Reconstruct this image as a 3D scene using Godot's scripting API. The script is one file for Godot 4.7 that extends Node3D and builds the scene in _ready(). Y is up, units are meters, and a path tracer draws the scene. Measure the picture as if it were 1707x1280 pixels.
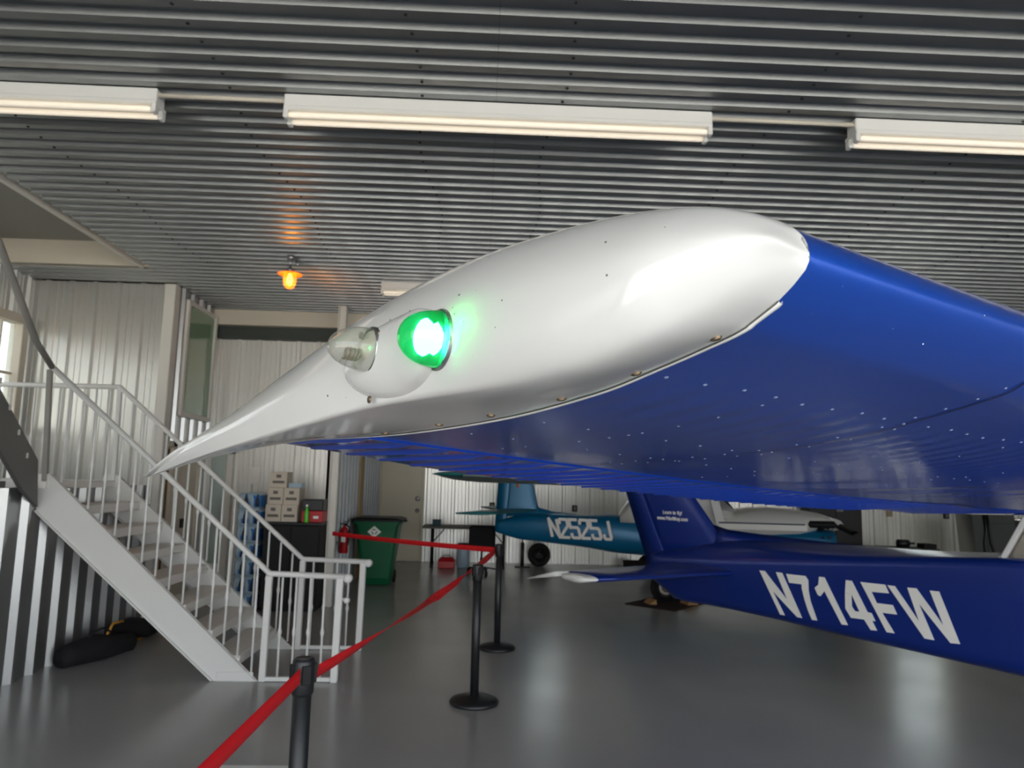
extends Node3D

# ---------------------------------------------------------------- frames
# wing frame: x aft along the chord, y up, z inboard along the span; origin at the leading edge of the tip rib
var WF := Transform3D(Basis(Vector3(-0.5931, -0.1008, -0.7988), Vector3(-0.018, 0.9936, -0.112), Vector3(0.8049, -0.052, -0.5911)).orthonormalized(), Vector3(0.2474, 1.7762, -0.5349))
# aircraft frame: x aft, y up from the floor, z to the left of the aircraft (0 on its centre line), x = 0 at the wing's leading edge
var AF := Transform3D(Basis(Vector3(-0.596, 0, -0.803), Vector3.UP, Vector3(0.803, 0, -0.596)), Vector3(0.2474 + 5.0 * 0.803, 0, -0.5349 - 5.0 * 0.596))
var M := {}
var CEIL := 3.75
var rng := RandomNumberGenerator.new()

# ---------------------------------------------------------------- scene
const FIXTURE_ENERGY := 0.05
const NAV_ENERGY := 0.001
const EXPOSURE := 1.08
const SKY_ENERGY := 4.5
const SUN_ENERGY := 9.0
const FRONT := 3.2

func _ready() -> void:
	rng.seed = 7
	# camera: a phone lens held at standing height, tilted up a little and rolled slightly
	var cam := Camera3D.new()
	cam.name = "camera"
	add_child(cam)
	cam.position = Vector3(0, 1.6, 0)
	cam.rotation = Vector3(deg_to_rad(7.38), deg_to_rad(-2.25), deg_to_rad(1.3))
	cam.near = 0.05
	cam.far = 300.0
	var at := CameraAttributesPhysical.new()
	at.frustum_focal_length = 22.875
	at.exposure_aperture = 10.0
	at.frustum_focus_distance = 0.95
	cam.attributes = at
	cam.fov = rad_to_deg(2.0 * atan(640.0 / 1220.0))
	# sky and exposure
	var sky := ProceduralSkyMaterial.new()
	sky.sky_top_color = Color(0.8, 0.84, 0.9)
	sky.sky_horizon_color = Color(0.95, 0.95, 0.94)
	sky.ground_bottom_color = Color(0.5, 0.5, 0.48)
	sky.ground_horizon_color = Color(0.8, 0.82, 0.82)
	var env := Environment.new()
	env.background_mode = Environment.BG_SKY
	env.sky = Sky.new()
	env.sky.sky_material = sky
	env.background_energy_multiplier = SKY_ENERGY
	env.tonemap_mode = Environment.TONE_MAPPER_LINEAR
	env.tonemap_exposure = EXPOSURE
	env.sdfgi_enabled = true
	env.ssao_enabled = true
	env.ssil_enabled = true
	var we := WorldEnvironment.new()
	we.name = "environment"
	we.environment = env
	add_child(we)
	# hazy sun from behind the building: it lights the apron, not the hangar
	var sun := DirectionalLight3D.new()
	sun.name = "sun"
	add_child(sun)
	sun.look_at_from_position(Vector3(-6, 30, -20), Vector3(0, 0, 4), Vector3.UP)
	sun.light_energy = SUN_ENERGY
	sun.light_color = Color(1.0, 0.96, 0.9)
	sun.light_angular_distance = 2.0
	sun.shadow_enabled = true
	sun.sky_mode = DirectionalLight3D.SKY_MODE_LIGHT_ONLY
	materials()
	hangar()
	lights()
	blue_airplane()
	teal_airplane()
	hung_wing()
	stairs()
	barriers()
	storage()

# ---------------------------------------------------------------- naming and tree helpers
func thing(called: String, label: String, category: String, at := Vector3.ZERO, group := "") -> Node3D:
	var o := Node3D.new()
	o.name = numbered(called)
	add_child(o)
	o.position = at
	o.set_meta("label", label)
	o.set_meta("category", category)
	if group != "":
		o.set_meta("group", group)
	return o

func numbered(called: String) -> String:
	if not has_node(called):
		return called
	var k := 1
	while has_node("%s_%03d" % [called, k]):
		k += 1
	return "%s_%03d" % [called, k]

func numbered_under(p: Node, called: String) -> String:
	if not p.has_node(called):
		return called
	var k := 1
	while p.has_node("%s_%03d" % [called, k]):
		k += 1
	return "%s_%03d" % [called, k]

# commits a SurfaceTool whose points are world points as a part of p (kept where it stands)
func part(p: Node3D, called: String, st: SurfaceTool, m: Material, label := "") -> MeshInstance3D:
	var g := Transform3D()
	var n: Node = p
	while n != self and n is Node3D:
		g = (n as Node3D).transform * g
		n = n.get_parent()
	var o := local_part(p, called, st, m, label)
	o.transform = g.affine_inverse()
	return o

# the same for points already in the frame of p
func local_part(p: Node3D, called: String, st: SurfaceTool, m: Material, label := "") -> MeshInstance3D:
	st.generate_normals()
	var o := MeshInstance3D.new()
	o.mesh = st.commit()
	o.material_override = m
	o.name = numbered(called) if p == self else numbered_under(p, called)
	p.add_child(o)
	if label != "":
		o.set_meta("label", label)
	return o

func struct(called: String, st: SurfaceTool, m: Material, label: String, category: String) -> MeshInstance3D:
	var o := local_part(self, called, st, m, label)
	o.set_meta("kind", "structure")
	o.set_meta("category", category)
	return o

func mesh_part(p: Node3D, called: String, mesh: Mesh, m: Material, t: Transform3D) -> MeshInstance3D:
	var o := MeshInstance3D.new()
	o.mesh = mesh
	o.material_override = m
	o.name = numbered_under(p, called)
	p.add_child(o)
	o.transform = t
	return o

# ---------------------------------------------------------------- shape helpers
func S(smooth := false) -> SurfaceTool:
	var st := SurfaceTool.new()
	st.begin(Mesh.PRIMITIVE_TRIANGLES)
	st.set_smooth_group(0 if smooth else -1)
	return st

func tri(st: SurfaceTool, a: Vector3, b: Vector3, c: Vector3, out: Vector3) -> void:
	if (a - c).cross(a - b).dot(out) < 0.0:
		var t := b
		b = c
		c = t
	st.add_vertex(a)
	st.add_vertex(b)
	st.add_vertex(c)

func quad(st: SurfaceTool, a: Vector3, b: Vector3, c: Vector3, d: Vector3, out: Vector3) -> void:
	tri(st, a, b, c, out)
	tri(st, a, c, d, out)

# chamfered box
func box(st: SurfaceTool, c: Vector3, size: Vector3, ch := 0.0, b := Basis()) -> void:
	var h := size * 0.5
	ch = minf(ch, minf(h.x, minf(h.y, h.z)) * 0.9)
	for ax in 3:
		var u := (ax + 1) % 3
		var v := (ax + 2) % 3
		for sg in [-1.0, 1.0]:
			var n := Vector3.ZERO
			n[ax] = sg
			var ps: Array[Vector3] = []
			for k in [[-1, -1], [1, -1], [1, 1], [-1, 1]]:
				var p := Vector3.ZERO
				p[ax] = sg * h[ax]
				p[u] = k[0] * (h[u] - ch)
				p[v] = k[1] * (h[v] - ch)
				ps.append(c + b * p)
			quad(st, ps[0], ps[1], ps[2], ps[3], b * n)
	if ch <= 0.0:
		return
	for ax in 3:
		var u := (ax + 1) % 3
		var v := (ax + 2) % 3
		for su in [-1.0, 1.0]:
			for sv in [-1.0, 1.0]:
				var ps: Array[Vector3] = []
				for k in [[-1, 0], [1, 0], [1, 1], [-1, 1]]:
					var p := Vector3.ZERO
					p[ax] = k[0] * (h[ax] - ch)
					p[u] = su * (h[u] - (0.0 if k[1] == 0 else ch))
					p[v] = sv * (h[v] - (ch if k[1] == 0 else 0.0))
					ps.append(c + b * p)
				var n := Vector3.ZERO
				n[u] = su
				n[v] = sv
				quad(st, ps[0], ps[1], ps[2], ps[3], b * n)
	for sx in [-1.0, 1.0]:
		for sy in [-1.0, 1.0]:
			for sz in [-1.0, 1.0]:
				var s := Vector3(sx, sy, sz)
				tri(st, c + b * (s * Vector3(h.x, h.y - ch, h.z - ch)), c + b * (s * Vector3(h.x - ch, h.y, h.z - ch)), c + b * (s * Vector3(h.x - ch, h.y - ch, h.z)), b * s)

func bx(x0: float, x1: float, y0: float, y1: float, z0: float, z1: float, st: SurfaceTool, ch := 0.0) -> void:
	box(st, Vector3((x0 + x1) / 2, (y0 + y1) / 2, (z0 + z1) / 2), Vector3(absf(x1 - x0), absf(y1 - y0), absf(z1 - z0)), ch)

# rings: arrays of equal length; closed joins the last point of a ring to the first
func loft(st: SurfaceTool, rings: Array, closed := true, caps := true) -> void:
	var n: int = rings[0].size()
	for i in rings.size() - 1:
		var ra: PackedVector3Array = rings[i]
		var rb: PackedVector3Array = rings[i + 1]
		var ca := Vector3.ZERO
		for p in ra:
			ca += p
		for p in rb:
			ca += p
		ca /= 2.0 * n
		for k in (n if closed else n - 1):
			var k2 := (k + 1) % n
			var mid := (ra[k] + ra[k2] + rb[k] + rb[k2]) / 4.0
			quad(st, ra[k], ra[k2], rb[k2], rb[k], mid - ca)
	if caps and closed:
		for e in [0, rings.size() - 1]:
			var r: PackedVector3Array = rings[e]
			var o: PackedVector3Array = rings[1 if e == 0 else rings.size() - 2]
			var c := Vector3.ZERO
			var c2 := Vector3.ZERO
			for p in r:
				c += p / n
			for p in o:
				c2 += p / n
			for k in n:
				tri(st, c, r[k], r[(k + 1) % n], c - c2)

# a smooth sheet whose faces look along "out" (grid of points)
func sheet(st: SurfaceTool, rows: Array, out: Vector3) -> void:
	for i in rows.size() - 1:
		var ra: PackedVector3Array = rows[i]
		var rb: PackedVector3Array = rows[i + 1]
		for k in ra.size() - 1:
			quad(st, ra[k], ra[k + 1], rb[k + 1], rb[k], out)

func ring(c: Vector3, ax: Vector3, r: float, n := 12, rr := -1.0) -> PackedVector3Array:
	ax = ax.normalized()
	var u := ax.cross(Vector3.UP if absf(ax.y) < 0.9 else Vector3.RIGHT).normalized()
	var v := ax.cross(u)
	var out := PackedVector3Array()
	for k in n:
		var t := TAU * k / n
		out.append(c + u * cos(t) * r + v * sin(t) * (r if rr < 0.0 else rr))
	return out

# profile: Vector2(radius, distance along the axis)
func lathe(st: SurfaceTool, at: Vector3, ax: Vector3, prof: Array, n := 20, caps := true) -> void:
	var rings := []
	for p in prof:
		rings.append(ring(at + ax.normalized() * p.y, ax, maxf(p.x, 0.0003), n))
	loft(st, rings, true, caps)

func tube(st: SurfaceTool, pts: Array, r: float, n := 8) -> void:
	var rings := []
	var u := Vector3.ZERO
	for i in pts.size():
		var d: Vector3 = ((pts[mini(i + 1, pts.size() - 1)] - pts[i]).normalized() + (pts[i] - pts[maxi(i - 1, 0)]).normalized()).normalized()
		if i == 0:
			u = d.cross(Vector3.UP if absf(d.y) < 0.9 else Vector3.RIGHT).normalized()
		u = (u - d * u.dot(d)).normalized()
		var v := d.cross(u)
		var rg := PackedVector3Array()
		for k in n:
			var t := TAU * (k + 0.5) / n
			rg.append(pts[i] + (u * cos(t) + v * sin(t)) * r)
		rings.append(rg)
	loft(st, rings)

# a bar of rectangular section from a to b; "side" gives the direction of the width
func bar(st: SurfaceTool, a: Vector3, b: Vector3, side: Vector3, w: float, h: float, ch := 0.0) -> void:
	var d := (b - a).normalized()
	side = (side - d * side.dot(d)).normalized()
	box(st, (a + b) / 2, Vector3((b - a).length(), w, h), ch, Basis(d, side, d.cross(side)))

# extruded polygon: poly in the plane (u, v) of t, thickness along z of t
func plate(st: SurfaceTool, poly: PackedVector2Array, th: float, t: Transform3D) -> void:
	var idx := Geometry2D.triangulate_polygon(poly)
	var zf := t.basis.z
	for i in range(0, idx.size(), 3):
		for z in [0.0, th]:
			var q: Array[Vector3] = []
			for k in 3:
				var p := poly[idx[i + k]]
				q.append(t * Vector3(p.x, p.y, z))
			tri(st, q[0], q[1], q[2], zf if z > 0.0 else -zf)
	var cw := Geometry2D.is_polygon_clockwise(poly)
	for i in poly.size():
		var a := poly[i]
		var b := poly[(i + 1) % poly.size()]
		var nn := Vector2(b.y - a.y, a.x - b.x) * (-1.0 if cw else 1.0)
		quad(st, t * Vector3(a.x, a.y, 0), t * Vector3(b.x, b.y, 0), t * Vector3(b.x, b.y, th), t * Vector3(a.x, a.y, th), t.basis * Vector3(nn.x, nn.y, 0))

# lettering drawn with strokes; every stroke is a polyline in a cell of 1 x 1
const GLYPH := {
	"N": [[0, 0, 0, 1, 1, 0, 1, 1]], "2": [[0, 0.74, 0, 0.93, 0.12, 1, 0.88, 1, 1, 0.93, 1, 0.66, 0, 0.12, 0, 0, 1, 0]],
	"5": [[1, 1, 0, 1, 0, 0.57, 0.85, 0.57, 1, 0.48, 1, 0.09, 0.88, 0, 0.12, 0, 0, 0.09, 0, 0.26]], "J": [[1, 1, 1, 0.1, 0.88, 0, 0.3, 0, 0.16, 0.08, 0.16, 0.26]],
}

func strokes(st: SurfaceTool, text: String, cell: Vector2, gap: float, slant: float, pen: float, th: float, t: Transform3D) -> void:
	var x := 0.0
	for ch in text:
		for line in GLYPH[ch]:
			var pts := PackedVector2Array()
			for i in range(0, line.size(), 2):
				var yy: float = line[i + 1] * cell.y
				pts.append(Vector2(x + line[i] * cell.x - slant * yy, yy))
			for poly in Geometry2D.offset_polyline(pts, pen / 2, Geometry2D.JOIN_MITER, Geometry2D.END_BUTT):
				if not Geometry2D.is_polygon_clockwise(poly):
					plate(st, poly, th, t)
		x += cell.x + gap

# a ribbed sheet: o + u along the ribs' repeat, v along the ribs, n towards the viewer; prof: [place, height] over one period
func ribbed(st: SurfaceTool, o: Vector3, u: Vector3, length: float, v: Vector3, height: float, n: Vector3, period: float, prof: Array, phase := 0.0) -> void:
	var xs: Array[Vector2] = []
	var k0 := int(floor(-phase / period)) - 1
	var k1 := int(ceil((length - phase) / period)) + 1
	for k in range(k0, k1):
		for p in prof:
			xs.append(Vector2(phase + k * period + p[0], p[1]))
	var prev := Vector2.INF
	for p in xs:
		if prev != Vector2.INF and p.x > 0.0 and prev.x < length and p.x > prev.x + 1e-6:
			var a := prev
			var b := p
			if a.x < 0.0:
				a = a.lerp(b, (0.0 - a.x) / (b.x - a.x))
			if b.x > length:
				b = a.lerp(b, (length - a.x) / (b.x - a.x))
			var A := o + u * a.x + n * a.y
			var B := o + u * b.x + n * b.y
			quad(st, A, B, B + v * height, A + v * height, n)
		prev = p

const RIB_WALL := [[0.0, 0.0], [0.052, 0.0], [0.058, 0.007], [0.07, 0.007], [0.076, 0.0], [0.116, 0.0], [0.122, 0.007], [0.134, 0.007], [0.14, 0.0], [0.192, 0.0], [0.207, 0.036], [0.251, 0.036], [0.268, 0.0]]
const RIB_PLAIN := [[0.0, 0.0], [0.18, 0.0], [0.19, 0.042], [0.226, 0.042], [0.262, 0.0], [0.268, 0.0]]
const RIB_CEIL := [[0.0, 0.0], [0.058, 0.0], [0.067, 0.034], [0.138, 0.034], [0.147, 0.0]]

# a ribbed wall with a solid back; u is the direction along the wall, n its face
func ribbed_wall(called: String, label: String, o: Vector3, u: Vector3, length: float, y1: float, n: Vector3, m: Material, phase := 0.0, thick := 0.12) -> MeshInstance3D:
	var st := S()
	ribbed(st, o, u, length, Vector3.UP, y1 - o.y, n, 0.268, RIB_WALL, phase)
	var c := o + u * length / 2 + Vector3.UP * (y1 - o.y) / 2 - n * (thick / 2 + 0.002)
	box(st, c, Vector3(length, y1 - o.y, thick), 0.0, Basis(u, Vector3.UP, u.cross(Vector3.UP)))
	return struct(called, st, m, label, "wall")

# ---------------------------------------------------------------- materials
func mat(key: String, color: Color, rough := 0.5, metal := 0.0) -> StandardMaterial3D:
	var m := StandardMaterial3D.new()
	m.resource_name = key
	m.albedo_color = color
	m.roughness = rough
	m.metallic = metal
	M[key] = m
	return m

func noise_tex(seed_: int, freq: float, c0: Color, c1: Color, size := 512, oct := 4, bump := false) -> NoiseTexture2D:
	var f := FastNoiseLite.new()
	f.seed = seed_
	f.frequency = freq
	f.fractal_octaves = oct
	var t := NoiseTexture2D.new()
	t.width = size
	t.height = size
	t.seamless = true
	t.noise = f
	if bump:
		t.as_normal_map = true
		t.bump_strength = 4.0
	else:
		var g := Gradient.new()
		g.set_color(0, c0)
		g.set_color(1, c1)
		t.color_ramp = g
	return t

func materials() -> void:
	var fl := mat("floor_paint", Color(1, 1, 1), 1.0)
	fl.albedo_texture = noise_tex(3, 0.004, Color8(162, 161, 161), Color8(171, 170, 168), 512, 2)
	fl.roughness_texture = noise_tex(8, 0.005, Color(0.21, 0.21, 0.21), Color(0.27, 0.27, 0.27), 512, 1)
	fl.uv1_triplanar = true
	fl.uv1_world_triplanar = true
	fl.uv1_scale = Vector3(0.35, 0.35, 0.35)
	mat("apron", Color8(186, 184, 178), 0.9)
	var cs := mat("ceiling_steel", Color8(150, 153, 154), 0.42, 0.88)
	cs.roughness_texture = noise_tex(12, 0.01, Color(0.38, 0.38, 0.38), Color(0.48, 0.48, 0.48))
	cs.roughness = 1.0
	cs.uv1_triplanar = true
	cs.uv1_world_triplanar = true
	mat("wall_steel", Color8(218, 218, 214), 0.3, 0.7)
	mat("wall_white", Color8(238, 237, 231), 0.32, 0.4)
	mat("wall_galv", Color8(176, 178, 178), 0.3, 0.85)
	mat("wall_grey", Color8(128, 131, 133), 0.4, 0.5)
	mat("trim_white", Color8(226, 224, 216), 0.45)
	mat("trim_cream", Color8(214, 206, 190), 0.5)
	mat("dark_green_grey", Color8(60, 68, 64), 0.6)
	mat("grey_panel", Color8(150, 148, 142), 0.7)
	mat("stair_white", Color8(226, 226, 222), 0.35)
	mat("stair_dark", Color8(96, 96, 94), 0.5)
	mat("stair_tread", Color8(240, 238, 232), 0.45)
	mat("black_plastic", Color8(26, 28, 30), 0.42)
	mat("black_cloth", Color8(22, 22, 25), 0.85)
	mat("black_matte", Color8(18, 20, 20), 0.7)
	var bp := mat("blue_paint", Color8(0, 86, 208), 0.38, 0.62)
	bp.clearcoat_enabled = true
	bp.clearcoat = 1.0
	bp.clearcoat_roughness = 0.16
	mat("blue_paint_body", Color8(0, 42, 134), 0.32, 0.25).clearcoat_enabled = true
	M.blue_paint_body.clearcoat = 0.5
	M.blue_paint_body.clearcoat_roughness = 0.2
	var ap := mat("aileron_paint", Color8(0, 66, 190), 0.42, 0.15)
	ap.clearcoat_enabled = true
	ap.clearcoat = 1.0
	ap.clearcoat_roughness = 0.1
	mat("dark_blue", Color8(10, 26, 74), 0.5)
	var wp := mat("white_paint", Color8(219, 218, 213), 0.2)
	wp.clearcoat_enabled = true
	wp.clearcoat = 0.6
	wp.clearcoat_roughness = 0.08
	mat("white_letter", Color8(248, 246, 240), 0.4)
	mat("white_plastic", Color8(236, 236, 232), 0.4)
	mat("teal_paint", Color8(6, 104, 148), 0.3, 0.15)
	mat("teal_dark", Color8(24, 110, 116), 0.4)
	mat("pale_wing", Color8(128, 146, 140), 0.45)
	mat("screw", Color8(128, 112, 92), 0.4, 0.8)
	mat("screw_dark", Color8(50, 52, 52), 0.5, 0.5)
	mat("dirt_line", Color8(98, 90, 78), 0.8)
	mat("rivet", Color8(150, 166, 206), 0.25, 0.5)
	mat("steel", Color8(170, 172, 172), 0.3, 0.9)
	mat("brass", Color8(190, 150, 80), 0.3, 0.8)
	mat("red_belt", Color8(226, 14, 26), 0.7)
	mat("red", Color8(186, 22, 30), 0.4)
	mat("orange", Color8(214, 116, 40), 0.4)
	mat("yellow", Color8(196, 140, 44), 0.6)
	mat("green_bin", Color8(10, 96, 60), 0.4)
	mat("green_bottle", Color8(84, 190, 50), 0.3)
	mat("carton", Color8(206, 196, 180), 0.8)
	mat("carton_print", Color8(110, 104, 98), 0.8)
	mat("blue_wrap", Color8(48, 112, 176), 0.3)
	mat("pale_wrap", Color8(160, 182, 196), 0.3)
	mat("navy", Color8(24, 40, 66), 0.5)
	mat("door_beige", Color8(222, 213, 190), 0.45)
	mat("wood_tan", Color8(186, 160, 118), 0.6)
	mat("gold_glass", Color8(112, 88, 32), 0.25, 0.3)
	mat("curtain_teal", Color8(92, 122, 122), 0.8)
	mat("table_grey", Color8(98, 98, 92), 0.6)
	mat("teal_box", Color8(38, 72, 84), 0.6)
	mat("rubber", Color8(24, 24, 24), 0.8)
	mat("rust_mat", Color8(52, 34, 28), 0.9)
	mat("wood_chip", Color8(170, 130, 84), 0.8)
	mat("locker_grey", Color8(78, 82, 80), 0.5)
	mat("dark_panel", Color8(34, 35, 36), 0.5)
	mat("dark_glass", Color8(14, 18, 18), 0.12)
	var gl := mat("window_glass", Color(0.9, 0.96, 0.93, 0.4), 0.03)
	gl.transparency = BaseMaterial3D.TRANSPARENCY_ALPHA
	var gg := mat("green_glass_pane", Color(0.55, 0.68, 0.55, 0.75), 0.08)
	gg.transparency = BaseMaterial3D.TRANSPARENCY_ALPHA
	var cg := mat("clear_glass", Color(0.62, 0.61, 0.54, 0.32), 0.03)
	cg.transparency = BaseMaterial3D.TRANSPARENCY_ALPHA
	var ng := mat("green_glass", Color(0.01, 0.62, 0.2, 0.0), 0.04)
	ng.refraction_enabled = true
	ng.refraction_scale = 0.045
	var og := mat("lamp_glass", Color(1.0, 0.62, 0.22, 0.3), 0.05)
	og.transparency = BaseMaterial3D.TRANSPARENCY_ALPHA
	glow("nav_bulb", Color(0.75, 1.0, 0.95), 60.0)
	glow("lamp_bulb", Color(1.0, 0.72, 0.3), 6.0)
	glow("tube_glow", Color(1.0, 0.95, 0.87), 0.34)

func glow(key: String, c: Color, e: float) -> void:
	var m := mat(key, c, 0.5)
	m.emission_enabled = true
	m.emission = c
	m.emission_energy_multiplier = e

func area(at: Vector3, towards: Vector3, size: Vector2, color: Color, energy: float, called: String) -> void:
	var l := AreaLight3D.new()
	l.name = called
	add_child(l, true)
	l.area_size = size
	l.light_color = color
	l.light_energy = energy
	l.shadow_enabled = true
	l.area_range = 40.0
	l.area_attenuation = 2.0
	l.look_at_from_position(at, at + towards, Vector3.UP if absf(towards.normalized().y) < 0.9 else Vector3.BACK)

# ---------------------------------------------------------------- the hangar
func hangar() -> void:
	var st := S()
	bx(-5.4, 11.8, -0.2, 0.0, -14.6, FRONT + 0.2, st)
	struct("floor", st, M.floor_paint, "smooth grey painted hangar floor with a soft shine", "floor")
	st = S()
	bx(-40, 50, -0.35, -0.03, FRONT + 0.2, 70, st)
	struct("ground_apron", st, M.apron, "pale concrete apron outside the open hangar door", "ground")
	# the ceiling: one slab that carries the ribbed sheets, each sheet a part
	st = S()
	bx(-3.6, 11.8, CEIL + 0.04, CEIL + 0.2, -14.6, FRONT + 0.2, st)
	bx(-5.4, -3.6, CEIL + 0.04, CEIL + 0.2, -14.6, -7.87, st)
	bx(-5.4, -3.6, CEIL + 0.04, CEIL + 0.2, -2.2, FRONT + 0.2, st)
	var ce := struct("ceiling", st, M.dark_panel, "ribbed grey steel hangar ceiling", "ceiling")
	var phase := fposmod(-3.166 + 14.35 - 0.0655, 0.147)
	var cuts := [-3.6, 0.03, 3.66, 7.29, 11.5]
	for i in 4:
		st = S()
		ribbed(st, Vector3(cuts[i], CEIL, -14.35), Vector3.BACK, 14.35 + FRONT, Vector3.RIGHT, cuts[i + 1] - cuts[i] - 0.0015, Vector3.UP, 0.147, RIB_CEIL, phase)
		part(ce, "ceiling_sheet", st, M.ceiling_steel)
	for z in [[-8.45, 0.7], [-2.2, 2.2 + FRONT]]:
		st = S()
		ribbed(st, Vector3(-5.2, CEIL, z[0]), Vector3.BACK, z[1], Vector3.RIGHT, 1.6, Vector3.UP, 0.147, RIB_CEIL, fposmod(phase + (-14.35 - z[0]), 0.147))
		part(ce, "ceiling_sheet", st, M.ceiling_steel)
	st = S()
	for x in [-2.9, -1.5, -0.42, 0.38, 1.7, 3.1, 4.4]:
		var k := 0
		var z := -14.35 + phase + 0.027
		while z < -1.2:
			if z > -7.5:
				lathe(st, Vector3(x + 0.04 * sin(z * 3.0), CEIL, z), Vector3.DOWN, [Vector2(0.009, -0.002), Vector2(0.009, 0.005), Vector2(0.004, 0.008)], 6)
			z += 0.147
	part(ce, "sheet_screws", st, M.screw_dark).set_meta("kind", "stuff")
	# stairwell pocket in the ceiling
	st = S()
	bx(-5.4, -3.6, 4.02, 4.2, -7.9, -2.0, st)
	struct("ceiling_pocket", st, M.grey_panel, "grey recessed ceiling above the stairs", "ceiling")
	st = S()
	bx(-5.4, -3.6, CEIL + 0.01, 4.03, -7.87, -7.75, st)
	struct("trim_1", st, M.trim_cream, "cream fascia board across the far end of the stairwell opening", "trim")
	st = S()
	bx(-3.69, -3.655, CEIL - 0.012, CEIL + 0.03, -7.75, -2.2, st)
	bx(-3.62, -3.6, CEIL + 0.03, 4.05, -7.9, -2.0, st)
	struct("trim_2", st, M.trim_white, "thin pale edge strip along the stairwell opening", "trim")
	# left outer wall with its window
	var wz0 := -8.3
	var wz1 := -3.8
	var wy0 := 2.02
	var wy1 := 3.24
	st = S()
	for r in [[0.0, 4.05, -8.45, wz0], [0.0, wy0, wz0, wz1], [wy1, 4.05, wz0, wz1], [0.0, 4.05, wz1, FRONT + 0.2]]:
		ribbed(st, Vector3(-5.2, r[0], r[2]), Vector3.BACK, r[3] - r[2], Vector3.UP, r[1] - r[0], Vector3.RIGHT, 0.268, RIB_WALL, fposmod(-r[2], 0.268))
		bx(-5.32, -5.202, r[0], r[1], r[2] - (0.15 if r[2] < -8.4 else 0.0), r[3], st)
	bx(-5.32, -5.2, 0, 4.05, -14.6, -8.6, st)
	bx(-5.32, -1.95, 0, CEIL, -14.6, -14.4, st)
	struct("wall_left", st, M.wall_steel, "ribbed pale steel outer wall at the far left with a bright window", "wall")
	var w := thing("window_1", "bright multi-pane daylight window in the left outer wall above the stair landing", "window", Vector3(-5.2, wy0, (wz0 + wz1) / 2))
	w.set_meta("kind", "structure")
	st = S()
	for z in [wz0, wz1]:
		bx(-5.3, -5.15, wy0 - 0.05, wy1 + 0.05, z - 0.05, z + 0.05, st, 0.006)
	for y in [wy0, wy1]:
		bx(-5.3, -5.15, y - 0.05, y + 0.05, wz0, wz1, st, 0.006)
	part(w, "window_frame", st, M.trim_cream)
	for i in range(1, 15):
		st = S()
		var z := lerpf(wz0, wz1, i / 15.0)
		bx(-5.27, -5.22, wy0, wy1, z - 0.013, z + 0.013, st, 0.003)
		part(w, "glazing_bar", st, M.trim_cream)
	st = S()
	bx(-5.268, -5.222, (wy0 + wy1) / 2 - 0.015, (wy0 + wy1) / 2 + 0.015, wz0, wz1, st, 0.003)
	part(w, "glazing_bar", st, M.trim_cream)
	for i in 15:
		for j in 2:
			st = S()
			bx(-5.248, -5.242, lerpf(wy0, wy1, j / 2.0) + 0.02, lerpf(wy0, wy1, (j + 1) / 2.0) - 0.02, lerpf(wz0, wz1, i / 15.0) + 0.015, lerpf(wz0, wz1, (i + 1) / 15.0) - 0.015, st)
			part(w, "pane", st, M.window_glass)
	# the pale wall that faces us beyond the stairs, and its corner post
	ribbed_wall("wall_far_left", "pale ribbed steel wall beyond the staircase", Vector3(-5.2, 0, -8.45), Vector3.RIGHT, 1.5, CEIL, Vector3.BACK, M.wall_steel, 0.2)
	st = S()
	bx(-3.71, -3.585, 0, CEIL, -8.56, -8.41, st, 0.006)
	struct("trim_3", st, M.trim_white, "white corner post where the pale ribbed wall ends", "trim")
	# side wall: upper part with an inside window, lower part with a white door
	st = S()
	ribbed(st, Vector3(-3.6, 1.95, -9.8), Vector3.BACK, 1.25, Vector3.UP, CEIL - 1.95, Vector3.RIGHT, 0.268, RIB_WALL, 0.1)
	bx(-3.72, -3.602, 1.95, CEIL, -10.1, -8.5, st)
	bx(-3.8, -3.68, 0, 1.95, -10.1, -8.5, st)
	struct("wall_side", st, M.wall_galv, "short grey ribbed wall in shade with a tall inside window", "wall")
	w = thing("window_2", "tall white framed inside window high in the short side wall", "window", Vector3(-3.58, 2.28, -9.17))
	w.set_meta("kind", "structure")
	st = S()
	for z in [-9.64, -8.74]:
		bx(-3.6, -3.535, 2.25, 3.64, z - 0.035, z + 0.035, st, 0.006)
	for y in [2.27, 3.62]:
		bx(-3.6, -3.54, y - 0.03, y + 0.03, -9.64, -8.74, st, 0.006)
	part(w, "window_frame", st, M.trim_white)
	st = S()
	bx(-3.568, -3.562, 2.3, 3.59, -9.61, -8.77, st)
	part(w, "pane", st, M.green_glass_pane)
	w = thing("door_3", "white office door with a narrow gold glass strip under the inside window", "door", Vector3(-3.66, 0, -9.1))
	w.set_meta("kind", "structure")
	st = S()
	bx(-3.68, -3.63, 0, 1.93, -9.58, -9.0, st, 0.005)
	part(w, "door_leaf", st, M.trim_cream)
	st = S()
	bx(-3.68, -3.61, 0, 1.95, -8.9, -8.77, st, 0.005)
	bx(-3.68, -3.61, 1.88, 1.97, -9.7, -8.5, st, 0.005)
	bx(-3.68, -3.61, 0, 1.95, -9.68, -9.6, st, 0.005)
	part(w, "door_frame", st, M.trim_cream)
	for z in [[-8.77, -8.55], [-9.0, -8.9]]:
		st = S()
		bx(-3.675, -3.645, 0.1, 1.86, z[0], z[1], st)
		part(w, "glass_strip", st, M.gold_glass)
	st = S()
	bx(-3.632, -3.6, 0.92, 1.03, -9.25, -9.16, st, 0.004)
	part(w, "lock", st, M.black_plastic)
	# header beam, soffit and the white wall beneath
	st = S()
	bx(-3.6, -1.1, 3.55, CEIL + 0.02, -9.82, -9.7, st, 0.004)
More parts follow.
